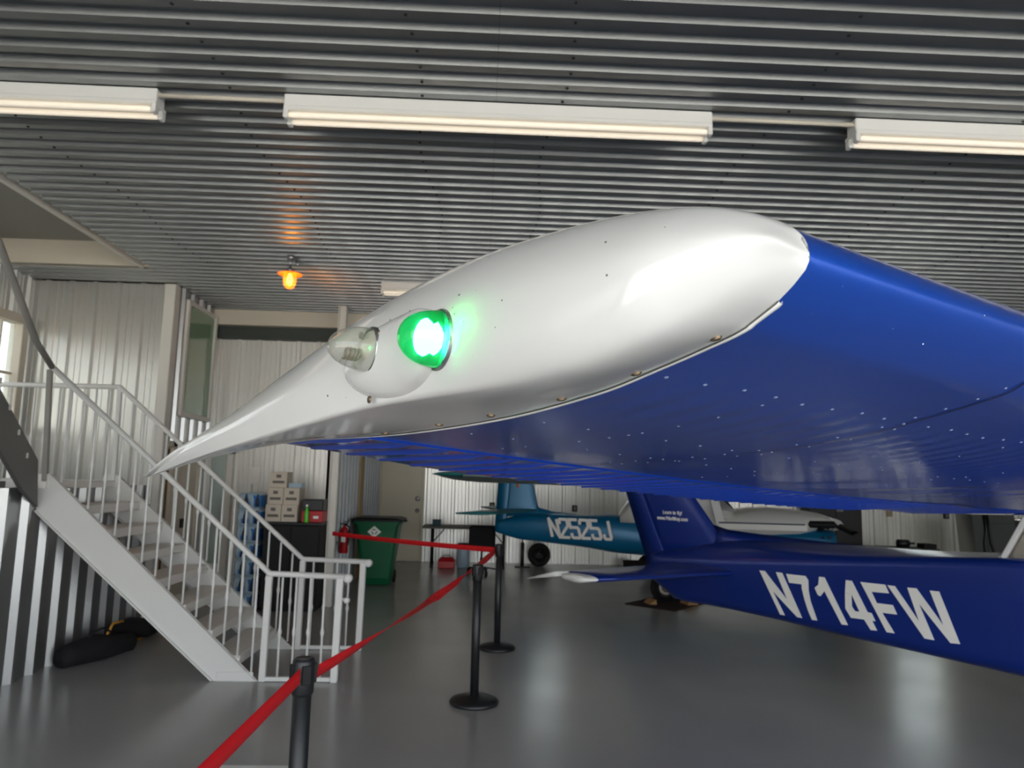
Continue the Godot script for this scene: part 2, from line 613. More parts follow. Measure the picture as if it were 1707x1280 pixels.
	struct("trim_4", st, M.trim_cream, "cream header beam across the recess below the ceiling", "trim")
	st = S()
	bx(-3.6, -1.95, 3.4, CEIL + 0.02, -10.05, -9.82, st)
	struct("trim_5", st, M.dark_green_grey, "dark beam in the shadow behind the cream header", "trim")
	ribbed_wall("wall_white", "white ribbed wall behind the cabinet and cartons", Vector3(-3.7, 0, -10.0), Vector3.RIGHT, 1.75, 3.45, Vector3.BACK, M.wall_white, 0.13)
	w = thing("door_2", "white door with a curtained glass panel left of the water packs", "door", Vector3(-3.45, 0, -9.95))
	w.set_meta("kind", "structure")
	st = S()
	bx(-3.62, -3.575, 0, 2.0, -9.99, -9.9, st, 0.004)
	bx(-3.37, -3.29, 0, 2.0, -9.99, -9.9, st, 0.004)
	bx(-3.62, -3.29, 1.84, 2.0, -9.99, -9.9, st, 0.004)
	bx(-3.6, -3.3, 0, 0.42, -9.99, -9.905, st, 0.004)
	part(w, "door_frame", st, M.trim_white)
	for i in 7:
		st = S()
		lathe(st, Vector3(-3.565 + i * 0.029, 0.42, -9.945), Vector3.UP, [Vector2(0.017, 0), Vector2(0.012, 1.4)], 8)
		part(w, "curtain_fold", st, M.curtain_teal)
	st = S()
	bx(-3.575, -3.37, 0.42, 1.84, -9.925, -9.92, st)
	part(w, "pane", st, M.window_glass)
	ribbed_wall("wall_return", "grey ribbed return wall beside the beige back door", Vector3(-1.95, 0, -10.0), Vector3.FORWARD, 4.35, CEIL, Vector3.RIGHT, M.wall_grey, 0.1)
	st = S()
	bx(-1.95, -1.9, 0, 2.1, -12.1, -11.8, st, 0.005)
	struct("trim_6", st, M.wood_tan, "tan wooden jamb strip on the grey return wall", "trim")
	st = S()
	bx(-1.865, -1.775, 0.0, CEIL, -9.34, -9.25, st, 0.012)
	bx(-1.875, -1.86, 0.0, CEIL, -9.25, -9.235, st)
	bx(-1.82, -1.806, 0.0, CEIL, -9.25, -9.244, st)
	struct("column", st, M.trim_white, "slim white steel post beside the black cabinet", "column")
	# back wall, with two high windows
	st = S()
	var holes := [[0.88, 1.67, 1.83, 2.95], [8.03, 9.03, 1.65, 3.6]]
	var x0 := -1.95
	for h in holes + [[11.5, 11.5, 0.0, 0.0]]:
		_wall_piece(st, x0, h[0], 0.0, CEIL)
		if h[0] < h[1]:
			_wall_piece(st, h[0], h[1], 0.0, h[2])
			_wall_piece(st, h[0], h[1], h[3], CEIL)
		x0 = h[1]
	struct("wall_back", st, M.wall_white, "white ribbed back wall of the hangar", "wall")
	for h in holes:
		w = thing("window_3" if h[0] < 2.0 else "window_4", "daylight window high in the back wall, %s" % ("the smaller one" if h[0] < 2.0 else "the taller one"), "window", Vector3((h[0] + h[1]) / 2, h[2], -14.35))
		w.set_meta("kind", "structure")
		st = S()
		for x in [h[0], h[1]]:
			bx(x - 0.04, x + 0.04, h[2] - 0.04, h[3] + 0.04, -14.45, -14.3, st)
		for y in [h[2], h[3]]:
			bx(h[0], h[1], y - 0.04, y + 0.04, -14.45, -14.3, st)
		part(w, "window_frame", st, M.trim_white)
		st = S()
		bx(h[0], h[1], h[2], h[3], -14.41, -14.405, st)
		part(w, "pane", st, M.window_glass)
	st = S()
	ribbed(st, Vector3(11.5, 0, -14.35), Vector3.BACK, 14.35 + FRONT, Vector3.UP, CEIL, Vector3.LEFT, 0.268, RIB_WALL)
	bx(11.502, 11.7, 0, CEIL, -14.5, FRONT + 0.2, st)
	struct("wall_right", st, M.wall_steel, "ribbed steel wall at the far right", "wall")
	st = S()
	bx(-5.4, -4.6, 0, CEIL, FRONT, FRONT + 0.2, st)
	bx(11.0, 11.7, 0, CEIL, FRONT, FRONT + 0.2, st)
	bx(-5.4, 11.7, 3.6, CEIL + 0.1, FRONT, FRONT + 0.2, st)
	struct("wall_front", st, M.wall_steel, "front wall of the hangar around the open door", "wall")
	# beige steel door in the back wall
	w = thing("door_1", "plain beige steel door in the back wall behind the green bin", "door", Vector3(-1.52, 0, -14.3))
	w.set_meta("kind", "structure")
	st = S()
	bx(-1.9, -1.13, 0.01, 2.03, -14.33, -14.27, st, 0.006)
	part(w, "door_leaf", st, M.door_beige)
	st = S()
	bx(-1.95, -1.9, 0, 2.1, -14.34, -14.25, st, 0.004)
	bx(-1.13, -1.08, 0, 2.1, -14.34, -14.25, st, 0.004)
	bx(-1.95, -1.08, 2.03, 2.1, -14.34, -14.25, st, 0.004)
	part(w, "door_frame", st, M.door_beige)
	st = S(true)
	lathe(st, Vector3(-1.2, 0.955, -14.27), Vector3.BACK, [Vector2(0.04, 0), Vector2(0.04, 0.012), Vector2(0.015, 0.02), Vector2(0.015, 0.04), Vector2(0.03, 0.05), Vector2(0.034, 0.065), Vector2(0.02, 0.08)], 14)
	part(w, "door_knob", st, M.steel)
	st = S(true)
	lathe(st, Vector3(-1.2, 1.18, -14.27), Vector3.BACK, [Vector2(0.045, 0), Vector2(0.045, 0.015), Vector2(0.03, 0.03)], 14)
	part(w, "deadbolt", st, M.steel)
	# half-height ribbed wall under the stair landing
	st = S()
	ribbed(st, Vector3(-3.5, 0, -7.8), Vector3.BACK, 6.8, Vector3.UP, 1.45, Vector3.RIGHT, 0.268, RIB_PLAIN, 0.12)
	bx(-3.6, -3.502, 0, 1.45, -7.8, -1.0, st)
	bx(-3.6, -3.47, 1.45, 1.5, -5.55, -1.0, st)
	bx(-3.57, -3.44, 0, 1.45, -7.9, -7.78, st, 0.006)
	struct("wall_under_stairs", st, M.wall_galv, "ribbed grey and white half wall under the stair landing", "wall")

func _wall_piece(st: SurfaceTool, xa: float, xb: float, ya: float, yb: float) -> void:
	ribbed(st, Vector3(xa, ya, -14.35), Vector3.RIGHT, xb - xa, Vector3.UP, yb - ya, Vector3.BACK, 0.268, RIB_WALL, fposmod(0.05 - xa, 0.268))
	bx(xa, xb, ya, yb, -14.55, -14.352, st)

# ---------------------------------------------------------------- ceiling lights
func fixture(x0: float, x1: float, z: float, label: String) -> void:
	var t := thing("ceiling_light", label, "ceiling light", Vector3((x0 + x1) / 2, CEIL, z), "white twin-tube ceiling lights")
	var st := S()
	bx(x0, x1, 3.672, CEIL, z - 0.055, z + 0.055, st, 0.006)
	bx(x0, x1, 3.655, 3.68, z - 0.085, z + 0.06, st, 0.006)
	part(t, "housing", st, M.white_plastic)
	for s in [-1.0, 1.0]:
		st = S(true)
		lathe(st, Vector3(x0 + 0.03, 3.63, z + s * 0.045 - 0.01), Vector3.RIGHT, [Vector2(0.013, 0), Vector2(0.0165, 0.02), Vector2(0.0165, x1 - x0 - 0.08), Vector2(0.013, x1 - x0 - 0.06)], 12)
		part(t, "tube", st, M.tube_glow)
		for e in [[x0, x0 + 0.028], [x1 - 0.028, x1]]:
			st = S()
			bx(e[0], e[1], 3.605, 3.66, z + s * 0.045 - 0.035, z + s * 0.045 + 0.015, st, 0.006)
			part(t, "lamp_holder", st, M.white_plastic)
	area(Vector3((x0 + x1) / 2, 3.59, z), Vector3.DOWN, Vector2(x1 - x0, 0.14), Color(1.0, 0.95, 0.86), FIXTURE_ENERGY, "fixture_glow")

func lights() -> void:
	fixture(-4.35 + 0.02, -1.89, -4.03, "white twin-tube ceiling light at the upper left, cut by the frame")
	fixture(-1.18, 1.29, -4.03, "white twin-tube ceiling light in the middle of the row, above the wing tip")
	fixture(2.14, 4.61, -4.03, "white twin-tube ceiling light at the upper right, cut by the frame")
	fixture(-1.17, 1.3, -8.05, "small far white ceiling light peeking out behind the wing tip")
	fixture(2.14, 4.61, -8.05, "second white ceiling light of the far row, hidden behind the wing")
	for r in [[-1.89, -1.18, "left"], [1.29, 2.14, "right"]]:
		var st := S(true)
		tube(st, [Vector3(r[0], 3.715, -4.0), Vector3(r[1], 3.715, -4.0)], 0.013, 8)
		var c := local_part(self, "conduit_pipe", st, M.trim_cream, "thin cream conduit pipe joining the %s and middle ceiling lights" % r[2])
		c.set_meta("category", "pipe")
	# amber jar lamp
	var at := Vector3(-1.95, CEIL, -7.16)
	var t := thing("jar_lamp", "glowing amber jar lamp with an orange shade hanging from the ceiling", "lamp", at)
	var st := S(true)
	lathe(st, at, Vector3.DOWN, [Vector2(0.045, 0), Vector2(0.045, 0.03), Vector2(0.03, 0.045), Vector2(0.012, 0.05), Vector2(0.012, 0.12), Vector2(0.03, 0.125), Vector2(0.034, 0.16)], 14)
	tube(st, [at + Vector3(0.03, -0.03, 0), at + Vector3(0.07, -0.07, 0.0), at + Vector3(0.07, -0.1, 0)], 0.012)
	part(t, "stem", st, M.steel)
	st = S(true)
	lathe(st, at + Vector3.DOWN * 0.15, Vector3.DOWN, [Vector2(0.03, 0), Vector2(0.115, 0.03), Vector2(0.12, 0.036), Vector2(0.03, 0.012)], 20, false)
	part(t, "lamp_shade", st, M.orange)
	st = S(true)
	lathe(st, at + Vector3.DOWN * 0.165, Vector3.DOWN, [Vector2(0.058, 0), Vector2(0.064, 0.03), Vector2(0.064, 0.1), Vector2(0.054, 0.14), Vector2(0.03, 0.165), Vector2(0.001, 0.172)], 18, false)
	part(t, "glass_jar", st, M.lamp_glass)
	st = S(true)
	lathe(st, at + Vector3.DOWN * 0.18, Vector3.DOWN, [Vector2(0.012, 0), Vector2(0.024, 0.03), Vector2(0.03, 0.07), Vector2(0.024, 0.11), Vector2(0.005, 0.122)], 14)
	part(t, "bulb", st, M.lamp_bulb)
	var l := OmniLight3D.new()
	l.name = "jar_lamp_glow"
	add_child(l)
	l.position = at + Vector3.DOWN * 0.25
	l.light_color = Color(1.0, 0.62, 0.22)
	l.light_energy = 0.12
	l.light_size = 0.03
	l.omni_range = 30.0
	l.omni_attenuation = 2.0
	l.shadow_enabled = true

# ---------------------------------------------------------------- the stairs
func baluster(p: Node3D, a: Vector3, b: Vector3) -> void:
	var st := S(true)
	var d := (b - a)
	var h := d.length()
	lathe(st, a, d, [Vector2(0.009, 0), Vector2(0.009, h * 0.4), Vector2(0.012, h * 0.42), Vector2(0.017, h * 0.45), Vector2(0.012, h * 0.48), Vector2(0.0095, h * 0.5), Vector2(0.009, h)], 8)
	part(p, "baluster", st, M.stair_white)

func post(p: Node3D, a: Vector3, b: Vector3, w := 0.045) -> void:
	var st := S()
	bar(st, a, b, Vector3.RIGHT if absf((b - a).normalized().x) < 0.9 else Vector3.BACK, w, w, 0.005)
	part(p, "newel_post", st, M.stair_white)

func rail(p: Node3D, pts: Array, r := 0.024) -> void:
	var st := S(true)
	tube(st, pts, r, 10)
	part(p, "handrail", st, M.stair_white)

func stairs() -> void:
	var zn := -6.0
	var zf := -7.08
	var t := thing("staircase", "white steel staircase with open treads, landing and slim balusters", "staircase", Vector3(-2.6, 0, -6.5))
	# stringers
	for z in [zn, zf]:
		var st := S()
		var poly := PackedVector2Array([Vector2(-2.03, 0.0), Vector2(-1.68, 0.0), Vector2(-3.4, 1.556), Vector2(-3.53, 1.556), Vector2(-3.49, 1.262)])
		plate(st, poly, 0.012, Transform3D(Basis(), Vector3(0, 0, z - 0.006)))
		bar(st, Vector3(-1.7, 0.008, z + 0.012), Vector3(-3.4, 1.55, z + 0.012), Vector3.BACK, 0.045, 0.01)
		bar(st, Vector3(-2.03, 0.006, z + 0.012), Vector3(-3.49, 1.268, z + 0.012), Vector3.BACK, 0.045, 0.01)
		part(t, "stringer", st, M.stair_white)
	var st := S()
	bx(-2.0, -1.72, 0.0, 0.07, zn + 0.006, zn + 0.016, st, 0.003)
	part(t, "foot_plate", st, M.stair_white)
	for i in 7:
		var y := 1.5 * (i + 1) / 8.0
		var x := -1.86 - i * 0.222
		st = S()
		bx(x - 0.25, x + 0.02, y - 0.075, y, zf + 0.01, zn - 0.01, st, 0.006)
		part(t, "tread", st, M.stair_tread)
	# landing slab with its edge beam and posts
	st = S()
	bx(-5.18, -3.42, 1.44, 1.5, zf - 0.05, zn + 0.05, st, 0.006)
	part(t, "landing", st, M.stair_tread)
	for z in [zf + 0.06, zn - 0.06]:
		post(t, Vector3(-5.05, 0, z), Vector3(-5.05, 1.44, z), 0.07)
		post(t, Vector3(-3.66, 0, z), Vector3(-3.66, 1.44, z), 0.07)
	# near railing
	var rl := Node3D.new()
	rl.name = "railing"
	t.add_child(rl)
	var slope := func(x: float) -> float: return 0.81 + (-1.644 - x) * (2.41 - 0.81) / 1.85
	rail(rl, [Vector3(-3.47, 2.4, zn), Vector3(-1.644, 0.815, zn), Vector3(-1.05, 0.8, zn)])
	st = S(true)
	lathe(st, Vector3(-1.03, 0.79, zn - 0.03), Vector3.BACK, [Vector2(0.025, 0), Vector2(0.036, 0.01), Vector2(0.036, 0.05), Vector2(0.025, 0.06)], 14)
	part(rl, "rail_end", st, M.stair_white)
	st = S(true)
	lathe(st, Vector3(-1.03, 0.62, zn - 0.02), Vector3.BACK, [Vector2(0.015, 0), Vector2(0.024, 0.01), Vector2(0.024, 0.04), Vector2(0.015, 0.05)], 12)
	tube(st, [Vector3(-1.09, 0.63, zn), Vector3(-1.03, 0.62, zn)], 0.012)
	part(rl, "gate_latch", st, M.stair_white)
	post(rl, Vector3(-1.652, 0, zn), Vector3(-1.645, 0.8, zn), 0.05)
	post(rl, Vector3(-1.1, 0, zn), Vector3(-1.09, 0.79, zn), 0.055)
	st = S()
	bar(st, Vector3(-3.45, 1.5, zn), Vector3(-3.5, 2.39, zn), Vector3.RIGHT, 0.038, 0.038, 0.005)
	part(rl, "newel_post", st, M.grey_panel)
	st = S()
	bar(st, Vector3(-1.65, 0.02, zn), Vector3(-1.1, 0.02, zn), Vector3.BACK, 0.03, 0.03)
	part(rl, "bottom_rail", st, M.stair_white)
	for i in 4:
		var x := -1.65 + 0.11 * (i + 1)
		baluster(rl, Vector3(x, 0.03, zn), Vector3(x, 0.79, zn))
	for i in 15:
		var x := -1.74 - 0.113 * i
		baluster(rl, Vector3(x, maxf(0.03, 0.05 + (-1.72 - x) * 0.9), zn), Vector3(x, slope.call(x) - 0.015, zn))
	# far railing, which goes on along the landing
	rl = Node3D.new()
	rl.name = "railing_001"
	t.add_child(rl)
	rail(rl, [Vector3(-5.15, 2.375, zf), Vector3(-3.463, 2.385, zf), Vector3(-1.643, 0.812, zf), Vector3(-1.05, 0.796, zf)])
	st = S(true)
	lathe(st, Vector3(-1.03, 0.785, zf - 0.03), Vector3.BACK, [Vector2(0.025, 0), Vector2(0.036, 0.01), Vector2(0.036, 0.05), Vector2(0.025, 0.06)], 14)
	part(rl, "rail_end", st, M.stair_white)
	post(rl, Vector3(-1.645, 0, zf), Vector3(-1.64, 0.8, zf), 0.05)
	post(rl, Vector3(-1.09, 0, zf), Vector3(-1.08, 0.79, zf), 0.055)
	post(rl, Vector3(-3.445, 1.5, zf), Vector3(-3.46, 2.37, zf), 0.04)
	st = S()
	bar(st, Vector3(-1.65, 0.02, zf), Vector3(-1.1, 0.02, zf), Vector3.BACK, 0.03, 0.03)
	part(rl, "bottom_rail", st, M.stair_white)
	for i in 4:
		var x := -1.65 + 0.11 * (i + 1)
		baluster(rl, Vector3(x, 0.03, zf), Vector3(x, 0.79, zf))
	for i in 15:
		var x := -1.74 - 0.113 * i
		baluster(rl, Vector3(x, maxf(0.03, 0.05 + (-1.72 - x) * 0.9), zf), Vector3(x, slope.call(x) - 0.03, zf))
	for i in 14:
		var x := -3.56 - 0.113 * i
		baluster(rl, Vector3(x, 1.5, zf), Vector3(x, 2.36, zf))
	# upper flight, climbing towards the viewer along the half wall
	var o := Vector3(-3.45, 0, -5.95)
	var d := Vector3(0.25, 0, 1.0).normalized()
	st = S()
	var up := PackedVector2Array([Vector2(0.02, 1.3), Vector2(0.12, 1.66), Vector2(2.2, 2.72), Vector2(2.2, 2.36), Vector2(0.913, 1.72), Vector2(0.39, 1.44)])
	plate(st, up, 0.03, Transform3D(Basis(d, Vector3.UP, d.cross(Vector3.UP)), o))
	part(t, "upper_stringer", st, M.stair_dark, "dark grey stringer of the upper flight")
	rl = Node3D.new()
	rl.name = "railing_002"
	t.add_child(rl)
	st = S(true)
	tube(st, [o + d * 0.03 + Vector3.UP * 2.405, o + d * 0.45 + Vector3.UP * 2.54, o + d * 0.756 + Vector3.UP * 2.715, o + d * 1.287 + Vector3.UP * 3.014, o + d * 2.2 + Vector3.UP * 3.5], 0.024, 10)
	part(rl, "handrail", st, M.grey_panel)
	for i in 6:
		st = S()
		var q := o + d * (0.5 + 0.22 * i) + Vector3.LEFT * 0.55
		box(st, q + Vector3.UP * (1.69 + 0.16 * i), Vector3(1.05, 0.04, 0.27), 0.004)
		part(t, "upper_tread", st, M.stair_tread)

# ---------------------------------------------------------------- the blue airplane
const LX := [0.0, 0.001, 0.004, 0.0135, 0.028, 0.055, 0.091, 0.133, 0.2, 0.326, 0.496, 0.649, 0.85, 1.0]
const LY := [0.0, -0.0035, -0.0085, -0.0165, -0.026, -0.0376, -0.0442, -0.0502, -0.058, -0.0605, -0.0522, -0.0387, -0.016, 0.0014]

func lower_y(x: float) -> float:
	for i in range(1, LX.size()):
		if x <= LX[i]:
			var k0: float = LX[i - 1]
			var k1: float = LX[i]
			if x < 0.05:
				return lerpf(LY[i - 1], LY[i], sqrt((x - k0) / (k1 - k0)) if i == 1 else (x - k0) / (k1 - k0))
			return _lower_smooth(x, i)
	return 0.0

func _slope(i: int) -> float:
	if i <= 0:
		return (LY[1] - LY[0]) / (LX[1] - LX[0])
	if i >= 13:
		return (LY[13] - LY[12]) / (LX[13] - LX[12])
	return (LY[i + 1] - LY[i - 1]) / (LX[i + 1] - LX[i - 1])

func _lower_smooth(x: float, i: int) -> float:
	var h: float = LX[i] - LX[i - 1]
	var t: float = (x - LX[i - 1]) / h
	var a: float = LY[i - 1]
	var b: float = LY[i]
	return a * (2 * t * t * t - 3 * t * t + 1) + h * _slope(i - 1) * (t * t * t - 2 * t * t + t) + b * (3 * t * t - 2 * t * t * t) + h * _slope(i) * (t * t * t - t * t)

func upper_y(x: float) -> float:
	var yt := 5.0 * 0.148 * (0.2969 * sqrt(x) - 0.126 * x - 0.3516 * x * x + 0.2843 * x * x * x - 0.1036 * x * x * x * x)
	var yc := 0.02 / 0.16 * (0.8 * x - x * x) if x < 0.4 else 0.02 / 0.36 * (0.2 + 0.8 * x - x * x)
	return yc + yt

func chord(s: float) -> float:
	return 1.12 + 0.1553 * minf(s, 3.2)

# a point of the wing in its own frame; s is the distance inboard of the tip rib, x the share of the chord
func wp(s: float, x: float, y: float) -> Vector3:
	var c := chord(s)
	var a := x * c - 0.25 * c
	y *= c
	var w := 0.029 * minf(s, 3.2)
	var lift := 0.013 * minf(s, 2.6) ** 2 + 0.0676 * 0.6 * maxf(s - 2.6, 0.0)
	return Vector3(0.25 * c + a * cos(w) + y * sin(w) - 0.1008 * minf(s, 3.2), y * cos(w) - a * sin(w) + lift, s)

func hinge_x(s: float) -> float:
	return 1.0 - 0.394 / chord(s)

# dimpled skin aft of the rows of rivets
func dimple(s: float, x: float) -> float:
	if x <= 0.0:
		return 0.0
	var k := exp(-pow((x - 0.215) / 0.055, 2)) * 0.00055 * cos(TAU * s / 0.053)
	k += 0.0007 * exp(-pow((x - 0.5) / 0.12, 2)) * sin(TAU * s / 0.31 + x * 9.0)
	return k * (1.0 - smoothstep(2.2, 3.0, s))

func wing_lower(s: float, x: float) -> Vector3:
	return wp(s, x, lower_y(x) + dimple(s, x))

const CA := [1.254, 0.966, 0.724, 0.57, 0.457, 0.362, 0.278, 0.208, 0.149, 0.095, 0.061, 0.033, 0.011, 0.0]
const KY := [-0.0687, -0.0647, -0.0643, -0.0627, -0.062, -0.0662, -0.0719, -0.0742, -0.0719, -0.0608, -0.0461, -0.0278, -0.0095, -0.001]
const KS := [-0.165, -0.163, -0.155, -0.145, -0.133, -0.122, -0.115, -0.108, -0.1, -0.088, -0.072, -0.052, -0.024, 0.0]
const SA := [1.254, 1.1084, 0.8845, 0.707, 0.5581, 0.4248, 0.3145, 0.2245, 0.1508, 0.0919, 0.0536, 0.0264, 0.0089, 0.0]
const SY := [-0.0687, -0.0333, 0.0052, 0.0442, 0.0744, 0.0839, 0.0822, 0.0733, 0.0631, 0.0528, 0.043, 0.0313, 0.0185, 0.002]
const SS := [-0.165, -0.155, -0.13, -0.11, -0.095, -0.088, -0.083, -0.078, -0.072, -0.062, -0.05, -0.035, -0.015, 0.0]

func samp(a: Array, t: float) -> float:
	var f := clampf(t, 0.0, 1.0) * (a.size() - 1)
	var i := mini(int(f), a.size() - 2)
	return cubic_interpolate(a[i], a[i + 1], a[maxi(i - 1, 0)], a[mini(i + 2, a.size() - 1)], f - i)

func catmull(p0: Vector3, p1: Vector3, p2: Vector3, p3: Vector3, t: float) -> Vector3:
	return p1.cubic_interpolate(p2, p0, p3, t)

# the white tip fairing: t runs from the trailing point to the nose, v from the lower joint round the outside to the upper joint
func cap_point(t: float, v: float) -> Vector3:
	var a := samp(CA, t)
	var K := Vector3(a, samp(KY, t), samp(KS, t))
	var Q := Vector3(samp(SA, t), samp(SY, t), samp(SS, t))
	var xl := clampf(a * lerpf(1.0, 0.8931, clampf(a / 1.254, 0, 1)) / 1.12, 0.0, 1.0)
	var L := wp(0.0, xl, lower_y(xl)) + Vector3(0, -0.002, 0)
	var U := wp(0.0, xl, upper_y(xl)) + Vector3(0, 0.002, 0)
	var round_ := 1.0 - smoothstep(0.16, 0.5, a)
	var E := (K + Q) * 0.5
	var amt := smoothstep(1.0, 0.94, t) * smoothstep(0.0, 0.08, t)
	E.z = minf(K.z, Q.z) - (0.008 + 0.014 * round_) * amt
	var f := v * 4.0
	if f < 1.0:
		return catmull(L - (K - L) * 0.3, L, K, (K + (K - L)).lerp(E, round_), f)
	if f < 2.0:
		return catmull((K - (E - K)).lerp(L, round_), K, E, Q, f - 1.0)
	if f < 3.0:
		return catmull(K, E, Q, U, f - 2.0)
	return catmull(E, Q, U, U + (U - Q) * Vector3(1, 0.2, 1), f - 3.0)

func cap_at(a: float, y: float) -> Vector3:   # the outer face of the fairing at a given place
	var sum := 0.0
	var z := 0.0
	for p in cap_cloud:
		var e := Vector2(p.x - a, p.y - y).length_squared()
		if e < 0.0009:
			var w := exp(-e / 0.00005) + 1e-9
			sum += w
			z += w * p.z
	return Vector3(a, y, z / sum if sum > 0.0 else -0.13)

var cap_cloud := PackedVector3Array()

func dome(at: Vector3, ax: Vector3, r: float, h: float, scale := 1.0) -> SurfaceTool:
	var st := S(true)
	var prof := []
	for i in 15:
		var t := PI / 2 * i / 14.0
		prof.append(Vector2(r * pow(cos(t), 0.85) * scale, h * sin(t) * scale))
	prof.append(Vector2(0.0002, h * scale))
	lathe(st, at, ax, prof, 28, true)
	return st

func letters(st: SurfaceTool, shapes: Array) -> void:
	for sh in shapes:
		var poly := PackedVector2Array()
		for i in range(0, sh.size(), 2):
			poly.append(Vector2(sh[i], sh[i + 1]))
		var idx := Geometry2D.triangulate_polygon(poly)
		var f := func(p: Vector2, o: float) -> Vector3: return Vector3(p.x, p.y, -(side_w(p.x) + o))
		for i in range(0, idx.size(), 3):
			tri(st, f.call(poly[idx[i]], 0.003), f.call(poly[idx[i + 1]], 0.003), f.call(poly[idx[i + 2]], 0.003), Vector3.FORWARD)
		for i in poly.size():
			var a := poly[i]
			var b := poly[(i + 1) % poly.size()]
			quad(st, f.call(a, 0.0), f.call(b, 0.0), f.call(b, 0.003), f.call(a, 0.003), Vector3(b.y - a.y, a.x - b.x, 0))

func side_w(a: float) -> float:
	return clampf(0.37 - 0.092 * (a - 1.7), 0.05, 0.46)

const FA := [-0.75, -0.3, 0.3, 0.9, 1.3, 1.8, 2.4, 3.0, 3.4, 3.7, 4.0, 4.3]
const FB := [0.5, 0.47, 0.46, 0.48, 0.5, 0.515, 0.53, 0.552, 0.56, 0.562, 0.565, 0.7]      # bottom
const FT := [1.1, 1.18, 1.2, 1.2, 1.192, 1.15, 1.09, 1.03, 0.99, 0.965, 0.94, 0.92]         # shoulder
const FR := [1.16, 1.21, 1.22, 1.215, 1.2, 1.175, 1.165, 1.15, 1.13, 1.08, 1.02, 0.96]      # crown

func fuselage_ring(a: float, i: float) -> PackedVector3Array:
	var t := i / (FA.size() - 1.0)
	var b := samp(FB, t)
	var sh := samp(FT, t)
	var cr := maxf(samp(FR, t), sh + 0.005)
	var w := side_w(a)
	var half := [[0.0, b], [0.55, b], [0.8, b + 0.012], [0.93, b + 0.035], [0.995, b + 0.075], [1.0, b + 0.11], [1.0, lerpf(b, sh, 0.6)], [1.0, sh - 0.06], [0.985, sh - 0.025], [0.93, sh], [0.8, sh + (cr - sh) * 0.35], [0.45, sh + (cr - sh) * 0.75], [0.15, cr - 0.004], [0.0, cr]]
	var r := PackedVector3Array()
	for p in half:
		r.append(Vector3(a, p[1], -w * p[0]))
	for k in range(half.size() - 2, 0, -1):
		r.append(Vector3(a, half[k][1], w * half[k][0]))
	return r

# a thin tapered surface (fin, stabilizer ...): quads of the four corners, rounded nose; corners as leading / trailing edge at both ends
func fin_plate(st: SurfaceTool, le0: Vector3, te0: Vector3, le1: Vector3, te1: Vector3, th: Vector3, nose := true) -> void:
	var prof := [[0.0, 0.0], [0.02, 0.35], [0.08, 0.7], [0.2, 1.0], [0.5, 1.0], [0.9, 0.6], [1.0, 0.45]] if nose else [[0.0, 0.75], [0.06, 0.85], [0.3, 0.75], [1.0, 0.12]]
	var rings := []
	for j in 9:
		var t := j / 8.0
		var r := PackedVector3Array()
		var le := le0.lerp(le1, t)
		var te := te0.lerp(te1, t)
		for p in prof:
			r.append(le.lerp(te, p[0]) + th * p[1])
		for k in range(prof.size() - 1, -1, -1):
			r.append(le.lerp(te, prof[k][0]) - th * prof[k][1])
		rings.append(r)
	loft(st, rings)

func rivet(st: SurfaceTool, p: Vector3, n: Vector3, r: float) -> void:
	var a := ring(p, n, r, 6)
	var b := ring(p + n * r * 0.45, n, r * 0.6, 6)
	var top := p + n * r * 0.6
	for k in 6:
		quad(st, a[k], a[(k + 1) % 6], b[(k + 1) % 6], b[k], n + (a[k] - p) * 20.0)
		tri(st, b[k], b[(k + 1) % 6], top, n)

